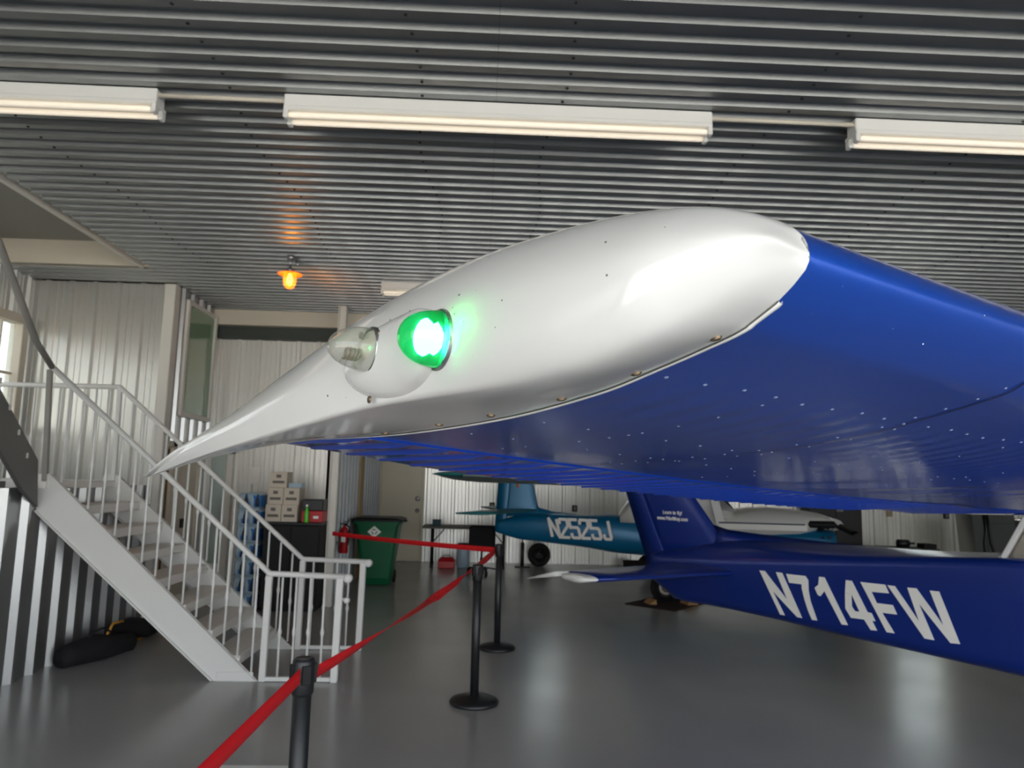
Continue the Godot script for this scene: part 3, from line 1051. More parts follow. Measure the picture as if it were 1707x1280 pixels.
func blue_airplane() -> void:
	var t := thing("airplane", "glossy blue high-wing airplane with a white wing tip, marked N714FW", "airplane")
	t.transform = AF
	var W := AF.affine_inverse() * WF
	# ---- wing
	var st := S(true)
	var spans: Array[float] = []
	var s := 0.0
	while s < 2.6:
		spans.append(s)
		s += 0.0088 if s < 1.0 else 0.0176
	for q in [2.6, 2.9, 3.4, 4.0, 4.6, 5.05, 5.5]:
		spans.append(q)
	var rows := []
	for q in spans:
		var r := PackedVector3Array()
		for k in 49:
			var u := k / 48.0
			r.append(wing_lower(q, hinge_x(q) * pow(u, 1.7)))
		rows.append(r)
	sheet(st, rows, Vector3.DOWN)
	rows = []
	for q in spans:
		var r := PackedVector3Array()
		for k in 33:
			var u := k / 32.0
			r.append(wp(q, hinge_x(q) * pow(u, 2.2), upper_y(hinge_x(q) * pow(u, 2.2))))
		rows.append(r)
	sheet(st, rows, Vector3.UP)
	var wing := local_part(t, "wing", st, M.blue_paint)
	wing.transform = W
	st = S()
	rows = []
	for q in [0.0, 1.0, 2.0, 3.0, 4.0, 5.5]:
		rows.append(PackedVector3Array([wp(q, hinge_x(q), lower_y(hinge_x(q))), wp(q, hinge_x(q), upper_y(hinge_x(q)))]))
	sheet(st, rows, Vector3.RIGHT)
	for q in [0.001, 5.5]:
		for k in 20:
			var xa := hinge_x(q) * pow(k / 20.0, 1.8)
			var xb := hinge_x(q) * pow((k + 1) / 20.0, 1.8)
			quad(st, wp(q, xa, lower_y(xa)), wp(q, xb, lower_y(xb)), wp(q, xb, upper_y(xb)), wp(q, xa, upper_y(xa)), Vector3(0, 0, -1 if q < 1.0 else 1))
	local_part(wing, "spar_web", st, M.dark_blue)
	# the far half of the wing, plain
	st = S(true)
	rows = []
	for q in [0.0, 1.3, 2.6, 4.0, 5.5]:
		var r := PackedVector3Array()
		for k in range(24, -1, -1):
			var x := pow(k / 24.0, 1.8)
			r.append(wp(q, x, lower_y(x)))
		for k in range(1, 25):
			var x := pow(k / 24.0, 1.8)
			r.append(wp(q, x, upper_y(x)))
		for k in r.size():
			var g := W * r[k]
			r[k] = Vector3(g.x, g.y, -g.z)
		rows.append(r)
	loft(st, rows)
	local_part(t, "wing", st, M.blue_paint)
	# rivets: rows along the span, rows along the ribs
	st = S()
	var spots := []
	s = 0.03
	while s < 2.5:
		spots.append([s, 0.15 + 0.003 * sin(s * 31.0), 0.0026])
		s += 0.053
	for x in [0.34, 0.47]:
		s = 0.06
		while s < 2.5:
			spots.append([s, x, 0.0022])
			s += 0.07
	for q in [0.2, 0.44, 0.47, 0.78, 1.1, 1.42, 1.74, 2.06, 2.38]:
		var x := 0.17
		while x < 0.66:
			spots.append([q, x, 0.0022])
			x += 0.05
	for q in [0.44]:
		for x in [0.03, 0.05, 0.075, 0.105, 0.135]:
			spots.append([q, x, 0.0022])
	for p in spots:
		if p[1] < hinge_x(p[0]) - 0.01:
			var c := wing_lower(p[0], p[1])
			rivet(st, c, (wing_lower(p[0], p[1] + 0.002) - c).cross(wing_lower(p[0] + 0.002, p[1]) - c).normalized() * (-1.0 if (wing_lower(p[0], p[1] + 0.002) - c).cross(wing_lower(p[0] + 0.002, p[1]) - c).y > 0.0 else 1.0), p[2])
	local_part(wing, "rivets", st, M.rivet).set_meta("kind", "stuff")
	# lapped skin seam at the second rib
	st = S()
	rows = []
	for k in 40:
		var x := pow(k / 39.0, 1.5) * 0.66
		rows.append(PackedVector3Array([wing_lower(0.455, x) + Vector3(0, -0.0012, 0), wing_lower(0.459, x) + Vector3(0, -0.0012, 0)]))
	sheet(st, rows, Vector3.DOWN)
	local_part(wing, "skin_seam", st, M.dark_blue)
	# ---- aileron with its beaded skin, and the flap
	for who in [["aileron", 0.015, 2.6], ["flap", 2.63, 4.55]]:
		st = S()
		var low := []
		var high := []
		var places := []      # [span, depth of the bead]: a steep face outboard, a flat crest, a slow return
		for i in int((who[2] - who[1]) / 0.0795):
			for pq in [[0.0, 0.0], [0.03, 1.0], [0.13, 1.0], [0.17, 0.0], [0.6, 0.0]]:
				places.append([who[1] + (i + pq[0]) * 0.0795, pq[1]])
		for pl in places:
			var q: float = pl[0]
			var bead: float = pl[1]
			var rl := PackedVector3Array()
			var rh := PackedVector3Array()
			for k in 13:
				var u := k / 12.0
				var x := lerpf(hinge_x(q) + 0.008, 1.0, u)
				var amp := 0.0045 * smoothstep(0.0, 0.14, u) * (1.0 - 0.45 * smoothstep(0.7, 1.0, u)) * (1.0 if who[0] == "aileron" else 0.4)
				var drop := 0.014 * u * smoothstep(0.0, 0.5, q) * (1.0 if q < 2.6 else 0.0)
				rl.append(wp(q, x, lower_y(x)) + Vector3(0, -amp * bead - 0.003 - drop, 0))
				rh.append(wp(q, x, lerpf(upper_y(x), lower_y(x) + 0.003, smoothstep(0.8, 1.0, u))) + Vector3(0, amp * bead * 0.5 - drop, 0))
			low.append(rl)
			high.append(rh)
		sheet(st, low, Vector3.DOWN)
		sheet(st, high, Vector3.UP)
		var te := []
		var le := []
		for i in low.size():
			te.append(PackedVector3Array([low[i][12], high[i][12]]))
			le.append(PackedVector3Array([low[i][0], high[i][0]]))
		sheet(st, te, Vector3.RIGHT)
		sheet(st, le, Vector3.LEFT)
		for e in [0, low.size() - 1]:
			sheet(st, [low[e], high[e]], Vector3.FORWARD if e == 0 else Vector3.BACK)
		local_part(t, who[0], st, M.aileron_paint).transform = W
	# ---- the white tip fairing
	st = S(true)
	rows = []
	for i in 97:
		var tt := i / 96.0
		var r := PackedVector3Array()
		for k in 57:
			var p := cap_point(tt, k / 56.0)
			r.append(p)
			if k > 14 and k < 46:
				cap_cloud.append(p)
		rows.append(r)
	loft(st, rows, false, false)
	var cap := local_part(t, "wing_tip", st, M.white_paint, "white wing tip fairing with chipped glossy paint")
	cap.transform = W
	# overlapping white lip along the lower joint
	st = S(true)
	rows = []
	for i in 80:
		var tt := lerpf(0.06, 0.86, i / 79.0)
		var L := cap_point(tt, 0.0)
		var n := (cap_point(tt, 0.05) - L).normalized()
		var dn := Vector3(0, -1, 0)
		rows.append(PackedVector3Array([L + n * 0.0005 + dn * 0.0008, L - n * 0.001 + dn * 0.0022, L - n * 0.0045 + dn * 0.0022, L - n * 0.005 - dn * 0.001]))
	sheet(st, rows, Vector3.DOWN)
	local_part(cap, "joint_lip", st, M.white_plastic)
	st = S(true)
	rows = []
	for i in 80:
		var tt := lerpf(0.1, 0.86, i / 79.0)
		var L := cap_point(tt, 0.0)
		var n := (cap_point(tt, 0.05) - L).normalized()
		rows.append(PackedVector3Array([cap_point(tt, 0.0) + n * 0.0004 + Vector3.DOWN * 0.0012, cap_point(tt, 0.0) + n * 0.0019 + Vector3.DOWN * 0.0006]))
	sheet(st, rows, Vector3.DOWN)
	local_part(cap, "joint_gap", st, M.dirt_line)
	# screws along the joint
	for tt in [0.19, 0.275, 0.36, 0.47, 0.59, 0.72]:
		st = S(true)
		var c := cap_point(tt, 0.045)
		var n := (cap_point(tt + 0.01, 0.045) - c).cross(cap_point(tt, 0.07) - c).normalized()
		if n.y > 0.0:
			n = -n
		lathe(st, c - n * 0.001, n, [Vector2(0.0052, 0), Vector2(0.005, 0.0018), Vector2(0.0035, 0.003), Vector2(0.0012, 0.0026)], 12)
		local_part(cap, "screw", st, M.screw)
	# chips in the paint of the tip and of the wing's nose
	st = S()
	for i in 34:
		var c := cap_at(rng.randf_range(0.05, 0.6), rng.randf_range(-0.05, 0.05))
		rivet(st, c + Vector3(0, 0, 0.0004), Vector3.FORWARD, rng.randf_range(0.0006, 0.0018))
	local_part(cap, "paint_chips", st, M.dirt_line).set_meta("kind", "stuff")
	st = S()
	for i in 36:
		var q := rng.randf_range(0.02, 1.3)
		var x := pow(rng.randf(), 2.0) * 0.03
		rivet(st, wp(q, x, lower_y(x)) + Vector3(0.0008, 0.0003, 0), Vector3(-1, -0.4, 0).normalized(), rng.randf_range(0.0005, 0.0014))
	local_part(wing, "paint_chips", st, M.white_letter).set_meta("kind", "stuff")
	# ---- lamp housing: a low mound on the outer face
	var hc := Vector2(0.39, -0.014)
	st = S(true)
	var prof := [[0.0, 0.0135], [0.3, 0.0135], [0.55, 0.013], [0.7, 0.0115], [0.8, 0.0095], [0.88, 0.007], [0.94, 0.004], [1.0, -0.002]]
	var hard := [[0.0, 0.0135], [0.4, 0.0135], [0.7, 0.0135], [0.86, 0.013], [0.94, 0.0122], [0.975, 0.0105], [0.985, 0.006], [1.0, -0.003]]
	rows = []
	for i in prof.size():
		var r := PackedVector3Array()
		for k in 48:
			var an := TAU * k / 48
			var fwd := smoothstep(0.1, 0.75, -cos(an))     # towards the nose the edge is a step
			var rr := lerpf(prof[i][0], hard[i][0], fwd)
			var hh := lerpf(prof[i][1], hard[i][1], fwd)
			var ra := 0.105 if cos(an) > 0 else 0.088
			var p := cap_at(hc.x + cos(an) * ra * rr, hc.y + sin(an) * (0.043 if sin(an) > 0 else 0.047) * rr)
			r.append(p + Vector3(0, 0, -hh))
		rows.append(r)
	for i in rows.size() - 1:
		for k in 48:
			quad(st, rows[i][k], rows[i][(k + 1) % 48], rows[i + 1][(k + 1) % 48], rows[i + 1][k], Vector3.FORWARD)
	var hs := local_part(t, "lamp_housing", st, M.white_paint)
	hs.transform = W
	for p in [[0.437, -0.058], [0.46, 0.02], [0.408, 0.008]]:
		st = S(true)
		var c := cap_at(p[0], p[1]) + Vector3(0, 0, -0.007 if p[0] > 0.42 else -0.0125)
		lathe(st, c, Vector3.FORWARD, [Vector2(0.0042, 0), Vector2(0.004, 0.0014), Vector2(0.0012, 0.0018)], 10)
		local_part(hs, "screw", st, M.screw)
	# clear strobe dome
	var sb := cap_at(0.432, -0.006) + Vector3(-0.004, 0, -0.008)
	var sax := Vector3(0.1, 0.0, -1).normalized()
	var sl := local_part(t, "strobe_light", dome(sb, sax, 0.0245, 0.046), M.clear_glass, "clear glass strobe dome")
	sl.transform = W
	st = S(true)
	lathe(st, sb - sax * 0.004, sax, [Vector2(0.0262, 0), Vector2(0.0265, 0.004), Vector2(0.025, 0.0065), Vector2(0.0235, 0.0065)], 28, false)
	local_part(sl, "base_ring", st, M.steel)
	st = S(true)
	lathe(st, sb - sax * 0.002, sax, [Vector2(0.023, 0), Vector2(0.021, 0.004), Vector2(0.012, 0.006), Vector2(0.009, 0.012)], 20)
	local_part(sl, "lamp_base", st, M.trim_cream)
	st = S(true)
	var coil := []
	for k in 40:
		var an := k * 0.62
		coil.append(sb + sax * (0.012 + 0.0004 * k) + Vector3(cos(an) * 0.007, sin(an) * 0.006 - 0.007, 0))
	tube(st, coil, 0.0017, 6)
	local_part(sl, "flash_tube", st, M.screw)
	# green position light
	var gb := cap_at(0.316, -0.018) + Vector3(0, 0, 0.004)
	var gax := Vector3(0.12, -0.02, -1).normalized()
	var gl := local_part(t, "position_light", dome(gb, gax, 0.0285, 0.041), M.green_glass, "glowing green glass position light")
	gl.transform = W
	st = S(true)
	lathe(st, gb - gax * 0.003, gax, [Vector2(0.0305, 0), Vector2(0.031, 0.003), Vector2(0.030, 0.0055), Vector2(0.0286, 0.0055)], 32, false)
	local_part(gl, "base_ring", st, M.steel)
	st = S(true)
	lathe(st, gb + gax * 0.005, gax, [Vector2(0.004, -0.004), Vector2(0.014, -0.002), Vector2(0.0165, 0.003), Vector2(0.015, 0.01), Vector2(0.008, 0.0145), Vector2(0.001, 0.0155)], 18)
	local_part(gl, "bulb", st, M.nav_bulb)
	var l := OmniLight3D.new()
	l.name = "position_light_glow"
	add_child(l)
	l.position = WF * (gb + gax * 0.012 + Vector3(-0.04, 0.008, 0))
	l.light_color = Color(0.03, 1.0, 0.32)
	l.light_energy = NAV_ENERGY
	l.light_size = 0.006
	l.omni_range = 20.0
	l.omni_attenuation = 2.0
	l.shadow_enabled = true
	# ---- fuselage
	st = S(true)
	var rings := []
	for k in 56:
		var i := k / 55.0 * (FA.size() - 1)
		rings.append(fuselage_ring(samp(FA, k / 55.0), i))
	loft(st, rings)
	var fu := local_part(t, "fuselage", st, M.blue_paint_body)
	st = S()
	letters(st, [
		[3.091, 0.925, 3.039, 0.926, 2.843, 0.734, 2.938, 0.93, 2.882, 0.93, 2.718, 0.62, 2.762, 0.621, 2.971, 0.782, 2.867, 0.616, 2.909, 0.615],
		[2.847, 0.927, 2.682, 0.931, 2.658, 0.903, 2.658, 0.83, 2.643, 0.751, 2.617, 0.684, 2.594, 0.624, 2.637, 0.621, 2.669, 0.686, 2.696, 0.763, 2.715, 0.837, 2.716, 0.866, 2.822, 0.864],
		[2.568, 0.939, 2.525, 0.94, 2.355, 0.632, 2.403, 0.629, 2.529, 0.842, 2.562, 0.801, 2.584, 0.808, 2.608, 0.855, 2.576, 0.881],
		[2.359, 0.941, 2.313, 0.941, 2.206, 0.745, 2.178, 0.743, 2.152, 0.693, 2.176, 0.692, 2.143, 0.633, 2.189, 0.629, 2.234, 0.691, 2.33, 0.687, 2.37, 0.743, 2.3684, 0.85, 2.32, 0.846, 2.32, 0.765, 2.298, 0.737, 2.265, 0.738, 2.319, 0.847, 2.3682, 0.852],
		[2.251, 0.942, 2.074, 0.946, 2.05, 0.892, 2.172, 0.886, 2.138, 0.816, 2.027, 0.819, 2.001, 0.762, 2.102, 0.757, 2.023, 0.637, 2.078, 0.635],
		[2.059, 0.945, 2.007, 0.945, 1.859, 0.742, 1.925, 0.947, 1.865, 0.95, 1.707, 0.742, 1.781, 0.947, 1.723, 0.949, 1.613, 0.647, 1.67, 0.642, 1.854, 0.854, 1.767, 0.641, 1.829, 0.64]])
	local_part(fu, "registration_letters", st, M.white_letter, "white slanted letters N714FW")
	# cabin above the belt line
	st = S(true)
	rings = []
	for c in [[-0.75, 1.15, 1.2, 0.4], [-0.55, 1.2, 1.5, 0.42], [-0.2, 1.2, 1.86, 0.44], [0.4, 1.2, 1.9, 0.45], [1.0, 1.2, 1.84, 0.42], [1.15, 1.19, 1.6, 0.38], [1.36, 1.18, 1.21, 0.3]]:
		var r := PackedVector3Array()
		for q in [[-1.0, 0.0], [-0.92, 0.7], [-0.75, 0.97], [0.0, 1.0], [0.75, 0.97], [0.92, 0.7], [1.0, 0.0]]:
			r.append(Vector3(c[0], lerpf(c[1], c[2], q[1]), c[3] * q[0]))
		rings.append(r)
	loft(st, rings)
	var cb := local_part(t, "cabin", st, M.trim_cream)
	for sd in [-1.0, 1.0]:
		for q in [[-0.45, 0.3], [0.36, 0.95]]:
			st = S()
			quad(st, Vector3(q[0], 1.24, sd * 0.453), Vector3(q[1], 1.24, sd * 0.453), Vector3(q[1], 1.68, sd * 0.436), Vector3(q[0] + 0.12, 1.68, sd * 0.436), Vector3(0, 0, sd))
			local_part(cb, "side_window", st, M.dark_glass)
	st = S()
	bar(st, Vector3(1.37, 1.19, -0.31), Vector3(1.02, 1.8, -0.4), Vector3.BACK, 0.045, 0.03, 0.006)
	bar(st, Vector3(1.37, 1.19, 0.31), Vector3(1.02, 1.8, 0.4), Vector3.BACK, 0.045, 0.03, 0.006)
	bar(st, Vector3(1.38, 1.185, -0.31), Vector3(1.38, 1.185, 0.31), Vector3.RIGHT, 0.04, 0.03, 0.006)
	local_part(cb, "rear_window_frame", st, M.white_plastic)
	# cowl, spinner, propeller, gear: ahead, outside the frame
	st = S(true)
	rings = []
	for c in [[-0.7, 0.5, 1.15, 0.43], [-1.1, 0.52, 1.13, 0.42], [-1.5, 0.58, 1.08, 0.36], [-1.62, 0.7, 1.0, 0.25]]:
		rings.append(_oval(c[0], (c[1] + c[2]) / 2, c[3], (c[2] - c[1]) / 2, 18, 2.6))
	loft(st, rings)
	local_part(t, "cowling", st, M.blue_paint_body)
	st = S(true)
	lathe(st, Vector3(-1.62, 0.85, 0), Vector3.LEFT, [Vector2(0.14, 0), Vector2(0.13, 0.08), Vector2(0.08, 0.2), Vector2(0.001, 0.26)], 18)
	local_part(t, "spinner", st, M.white_paint)
	for k in [-1.0, 1.0]:
		st = S(true)
		var br := []
		for i in 7:
			var u := i / 6.0
			br.append(_blade(Vector3(-1.68, 0.85, 0) + Vector3(0, 0.35, 0.94).normalized() * k * (0.08 + 0.8 * u), 0.06 - 0.02 * u, 0.4 + 0.8 * (1 - u)))
		loft(st, br)
		local_part(t, "propeller_blade", st, M.black_matte)
	for sd in [-1.0, 1.0]:
		st = S(true)
		tube(st, [Vector3(0.55, 0.55, sd * 0.3), Vector3(0.6, 0.4, sd * 0.75), Vector3(0.62, 0.22, sd * 1.02)], 0.028, 8)
		local_part(t, "gear_leg", st, M.white_paint)
		_wheel(t, Vector3(0.62, 0.2, sd * 1.12), Vector3(0, 0, sd), 0.2, 0.075)
		st = S()
		bar(st, Vector3(0.35, 0.62, sd * 0.42), (W * wp(2.45, 0.3, lower_y(0.3))) * Vector3(1, 1, -sd), Vector3.RIGHT, 0.1, 0.03, 0.01)
		local_part(t, "wing_strut", st, M.blue_paint_body)
	st = S(true)
	tube(st, [Vector3(-1.1, 0.55, 0), Vector3(-1.2, 0.18, 0)], 0.03, 8)
	local_part(t, "gear_leg", st, M.white_paint)
	_wheel(t, Vector3(-1.2, 0.17, 0.0), Vector3(0, 0, -1), 0.17, 0.06)
	# ---- tail
	st = S(true)
	fin_plate(st, Vector3(3.45, 0.95, 0), Vector3(4.25, 0.95, 0), Vector3(4.25, 1.9, 0), Vector3(4.7, 1.9, 0), Vector3(0, 0, 0.035))
	rings = []
	for k in 9:
		var u := k / 8.0
		var a := lerpf(3.72, 2.3, u)
		var top := lerpf(1.245, 1.165, pow(u, 0.35))
		var r := PackedVector3Array()
		for q in [[-1.0, 0.0], [-0.55, 0.55], [0.0, 1.0], [0.55, 0.55], [1.0, 0.0]]:
			r.append(Vector3(a, lerpf(1.05, top, q[1]), q[0] * lerpf(0.035, 0.075, u)))
		rings.append(r)
	loft(st, rings)
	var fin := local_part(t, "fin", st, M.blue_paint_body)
	st = S(true)
	fin_plate(st, Vector3(4.12, 0.72, 0), Vector3(4.4, 0.72, 0), Vector3(4.69, 1.9, 0), Vector3(4.89, 1.9, 0), Vector3(0, 0, 0.028), false)
	fin_plate(st, Vector3(4.04, 0.55, 0), Vector3(4.13, 0.545, 0), Vector3(4.12, 0.72, 0), Vector3(4.4, 0.72, 0), Vector3(0, 0, 0.028), false)
	local_part(t, "rudder", st, M.blue_paint_body)
	for q in [["Learn to fly!", 1.322, 0.0052, 4.232], ["www.PilotWay.com", 1.268, 0.0052, 4.276]]:
		var tm := TextMesh.new()
		var sf := SystemFont.new()
		sf.font_names = PackedStringArray(["Droid Sans"])
		sf.font_weight = 700
		tm.font = sf
		tm.text = q[0]
		tm.font_size = 16
		tm.pixel_size = 0.0024
		tm.depth = 0.002
		tm.horizontal_alignment = HORIZONTAL_ALIGNMENT_CENTER
		var o := mesh_part(fin, "fin_lettering", tm, M.white_letter, Transform3D(Basis(Vector3.LEFT, Vector3.UP, Vector3.FORWARD) * Basis.from_scale(Vector3(1.0, 1.15, 1.0)), Vector3(4.12, q[1], -0.0365)))
		o.set_meta("label", "small white lettering on the fin")
	for sd in [-1.0, 1.0]:
		st = S(true)
		fin_plate(st, Vector3(3.33, 0.87, sd * 0.1), Vector3(4.0, 0.87, sd * 0.1), Vector3(3.63, 0.87, sd * 1.5), Vector3(4.06, 0.87, sd * 1.5), Vector3(0, 0.03, 0))
		local_part(t, "stabilizer", st, M.blue_paint_body)
		st = S(true)
		fin_plate(st, Vector3(3.63, 0.87, sd * 1.49), Vector3(4.06, 0.87, sd * 1.49), Vector3(3.68, 0.87, sd * 1.6), Vector3(3.92, 0.87, sd * 1.6), Vector3(0, 0.026, 0))
		local_part(t, "stabilizer_tip", st, M.white_plastic, "white tip")
		st = S(true)
		fin_plate(st, Vector3(4.02, 0.865, sd * 0.12), Vector3(4.36, 0.81, sd * 0.12), Vector3(4.08, 0.865, sd * 1.5), Vector3(4.36, 0.805, sd * 1.5), Vector3(0, 0.02, 0), false)
		local_part(t, "elevator", st, M.blue_paint_body)
		st = S(true)
		fin_plate(st, Vector3(3.95, 0.885, sd * 1.5), Vector3(4.36, 0.805, sd * 1.5), Vector3(3.97, 0.885, sd * 1.61), Vector3(4.32, 0.81, sd * 1.61), Vector3(0, 0.022, 0), false)
		local_part(t, "elevator_tip", st, M.white_plastic, "white tip")
	st = S(true)
	tube(st, [Vector3(4.13, 0.73, -0.09), Vector3(3.95, 0.77, -0.12)], 0.006, 6)
	local_part(t, "rudder_cable", st, M.steel)

func _oval(a: float, yc: float, w: float, h: float, n: int, p := 2.0) -> PackedVector3Array:
	var r := PackedVector3Array()
	for k in n:
		var an := TAU * k / n
		r.append(Vector3(a, yc + signf(sin(an)) * pow(absf(sin(an)), 2.0 / p) * h, signf(cos(an)) * pow(absf(cos(an)), 2.0 / p) * w))
	return r

func _blade(c: Vector3, w: float, tw: float) -> PackedVector3Array:
	var r := PackedVector3Array()
	for k in 8:
		var an := TAU * k / 8
		var q := Vector3(sin(an) * 0.012, 0, cos(an) * w).rotated(Vector3.UP, tw)
		r.append(c + Vector3(q.x, q.z * 0.94, -q.z * 0.35))
	return r

func _wheel(t: Node3D, c: Vector3, ax: Vector3, r: float, hw: float) -> void:
	var w := Node3D.new()
	w.name = numbered_under(t, "wheel")
	t.add_child(w)
	var st := S(true)
	lathe(st, c - ax * hw, ax, [Vector2(r * 0.5, 0.01), Vector2(r * 0.72, 0.0), Vector2(r * 0.92, hw * 0.3), Vector2(r, hw * 0.8), Vector2(r, hw * 1.2), Vector2(r * 0.92, hw * 1.7), Vector2(r * 0.72, hw * 2.0), Vector2(r * 0.5, hw * 1.85)], 28)
	local_part(w, "tire", st, M.rubber)
	st = S(true)
	lathe(st, c + ax * hw * 0.6, ax, [Vector2(r * 0.52, 0.0), Vector2(r * 0.52, hw * 0.32), Vector2(r * 0.44, hw * 0.38), Vector2(r * 0.3, hw * 0.2), Vector2(r * 0.24, hw * 0.2)], 22, false)
	local_part(w, "rim", st, M.white_plastic)
	st = S(true)
	lathe(st, c + ax * hw * 0.6, ax, [Vector2(r * 0.27, 0.0), Vector2(r * 0.27, hw * 0.3), Vector2(r * 0.14, hw * 0.42), Vector2(r * 0.1, hw * 0.7), Vector2(0.002, hw * 0.75)], 14)
	local_part(w, "hub", st, M.brass)

# ---------------------------------------------------------------- the teal airplane at the back
func teal_airplane() -> void:
	var t := thing("airplane", "teal and white airplane parked at the back, marked N2525J", "airplane")
	var h := deg_to_rad(8.0)
	t.transform = Transform3D(Basis(Vector3(cos(h), 0, sin(h)), Vector3.UP, Vector3(-sin(h), 0, cos(h))), Vector3(1.57, 0, -11.3))
	var st := S(true)
	var xs := [-1.32, -0.98, -0.58, 0.0, 0.45, 0.8, 1.2, 2.0, 2.6, 3.2, 3.5, 3.64]
	var yb := [0.78, 0.69, 0.655, 0.6, 0.54, 0.52, 0.5, 0.49, 0.5, 0.53, 0.58, 0.64]
	var yt := [0.95, 1.05, 1.09, 1.08, 1.1, 1.08, 1.06, 1.0, 0.99, 0.985, 0.975, 0.96]
	var ww := [0.04, 0.12, 0.19, 0.3, 0.38, 0.43, 0.45, 0.45, 0.43, 0.4, 0.36, 0.28]
	var rings := []
	for i in 45:
		var u := i / 44.0
		rings.append(_oval(samp(xs, u), (samp(yb, u) + samp(yt, u)) / 2, samp(ww, u), (samp(yt, u) - samp(yb, u)) / 2, 24, 3.2))
	loft(st, rings)
	local_part(t, "fuselage", st, M.teal_paint)
	st = S()
	strokes(st, "N2525J", Vector2(0.118, 0.262), 0.036, 0.24, 0.043, 0.006, Transform3D(Basis(Vector3(0.985, 0.0, 0.17).normalized(), Vector3.UP, Vector3(-0.17, 0, 0.985).normalized()), Vector3(-0.445, 0.755, 0.262)))
	local_part(t, "registration_letters", st, M.white_letter, "white slanted letters N2525J")
	# white upper cowl, cabin and windshield
	st = S(true)
	rings = []
	for c in [[1.9, 1.0, 1.2, 0.46], [2.15, 1.0, 1.22, 0.46], [2.45, 1.0, 1.26, 0.45], [2.7, 1.0, 1.275, 0.44], [3.1, 1.01, 1.25, 0.41], [3.42, 1.06, 1.21, 0.36], [3.6, 1.08, 1.16, 0.27], [3.68, 1.09, 1.12, 0.12]]:
		rings.append(_oval(c[0], c[1] + 0.02, c[3] + 0.004, c[2] - c[1] - 0.02, 24, 2.4))
	loft(st, rings)
	local_part(t, "upper_cowling", st, M.white_paint)
	for z in [0.466, -0.466]:
		st = S()
		bx(1.95, 3.18, 0.955, 1.04, z - 0.004, z + 0.004, st)
		local_part(t, "white_band", st, M.white_letter)
	for z in [0.472, -0.472]:
		st = S()
		bx(1.95, 3.15, 1.035, 1.055, z - 0.003, z + 0.003, st)
		local_part(t, "pinstripe", st, M.navy)
	st = S(true)
	lathe(st, Vector3(3.4, 1.03, 0.28), Vector3(0.8, 0, 0.6), [Vector2(0.05, -0.12), Vector2(0.08, 0.0), Vector2(0.07, 0.06), Vector2(0.02, 0.05)], 16)
	local_part(t, "air_intake", st, M.black_matte)
	st = S()
	bx(3.2, 3.62, 1.0, 1.1, 0.26, 0.42, st, 0.04)
	local_part(t, "air_intake", st, M.black_matte)
	for x in [3.42, 3.52]:
		st = S(true)
		lathe(st, Vector3(x, 0.87, 0.35), Vector3.BACK, [Vector2(0.022, 0.0), Vector2(0.022, 0.03), Vector2(0.012, 0.034)], 10)
		local_part(t, "cowl_latch", st, M.navy)
	st = S(true)
	rings = []
	for c in [[0.55, 1.0, 1.12, 0.38], [0.8, 1.0, 1.5, 0.42], [1.05, 1.0, 1.72, 0.44], [1.8, 1.0, 1.74, 0.44], [1.95, 1.0, 1.55, 0.44], [2.2, 1.0, 1.18, 0.44]]:
		var r := PackedVector3Array()
		for q in [[-1.0, 0.0], [-0.94, 0.6], [-0.8, 0.95], [0.0, 1.0], [0.8, 0.95], [0.94, 0.6], [1.0, 0.0]]:
			r.append(Vector3(c[0], lerpf(c[1], c[2], q[1]), c[3] * q[0]))
		rings.append(r)
	loft(st, rings)
	var cab := local_part(t, "cabin", st, M.white_paint)
	st = S()
	quad(st, Vector3(2.17, 1.2, 0.4), Vector3(2.17, 1.2, -0.4), Vector3(1.9, 1.62, -0.36), Vector3(1.9, 1.62, 0.36), Vector3(1, 0.6, 0))
	quad(st, Vector3(2.2, 1.205, 0.43), Vector3(1.95, 1.22, 0.452), Vector3(1.86, 1.5, 0.448), Vector3(1.93, 1.55, 0.42), Vector3(0.3, 0, 1))
	local_part(cab, "windshield", st, M.dark_glass)
	st = S()
	bar(st, Vector3(1.98, 1.02, 0.462), Vector3(1.84, 1.6, 0.455), Vector3.RIGHT, 0.12, 0.02, 0.005)
	local_part(cab, "door_post", st, M.white_plastic)
	st = S(true)
	lathe(st, Vector3(3.66, 1.035, 0.0), Vector3.RIGHT, [Vector2(0.1, 0.0), Vector2(0.09, 0.06), Vector2(0.06, 0.13), Vector2(0.001, 0.18)], 18)
	local_part(t, "spinner", st, M.white_paint)
	for k in [-1.0, 1.0]:
		st = S(true)
		var br := []
		for i in 7:
			var u := i / 6.0
			br.append(_blade(Vector3(3.73, 1.035, 0) + Vector3(0.0, -0.1, 0.99).normalized() * k * (0.06 + 0.72 * u), 0.06, 1.1))
		loft(st, br)
		var b := local_part(t, "propeller_blade", st, M.black_matte)
		st = S(true)
		loft(st, [br[5], br[6]])
		local_part(b, "blade_tip", st, M.white_letter)
	# tail
	st = S(true)
	fin_plate(st, Vector3(-0.66, 1.07, 0), Vector3(-1.2, 1.02, 0), Vector3(-0.78, 1.62, 0), Vector3(-1.13, 1.62, 0), Vector3(0, 0, 0.03))
	rings = []
	for c in [[-0.85, 1.4], [-0.745, 1.3], [-0.67, 1.17], [-0.45, 1.115], [-0.1, 1.085]]:
		rings.append(PackedVector3Array([Vector3(c[0], 0.95, -0.035), Vector3(c[0], c[1], -0.01), Vector3(c[0], c[1], 0.01), Vector3(c[0], 0.95, 0.035)]))
	loft(st, rings)
	local_part(t, "fin", st, M.teal_paint)
	st = S(true)
	fin_plate(st, Vector3(-1.19, 0.8, 0), Vector3(-1.35, 0.8, 0), Vector3(-1.12, 1.62, 0), Vector3(-1.31, 1.62, 0), Vector3(0, 0, 0.025), false)
	local_part(t, "rudder", st, M.teal_paint)
	st = S(true)
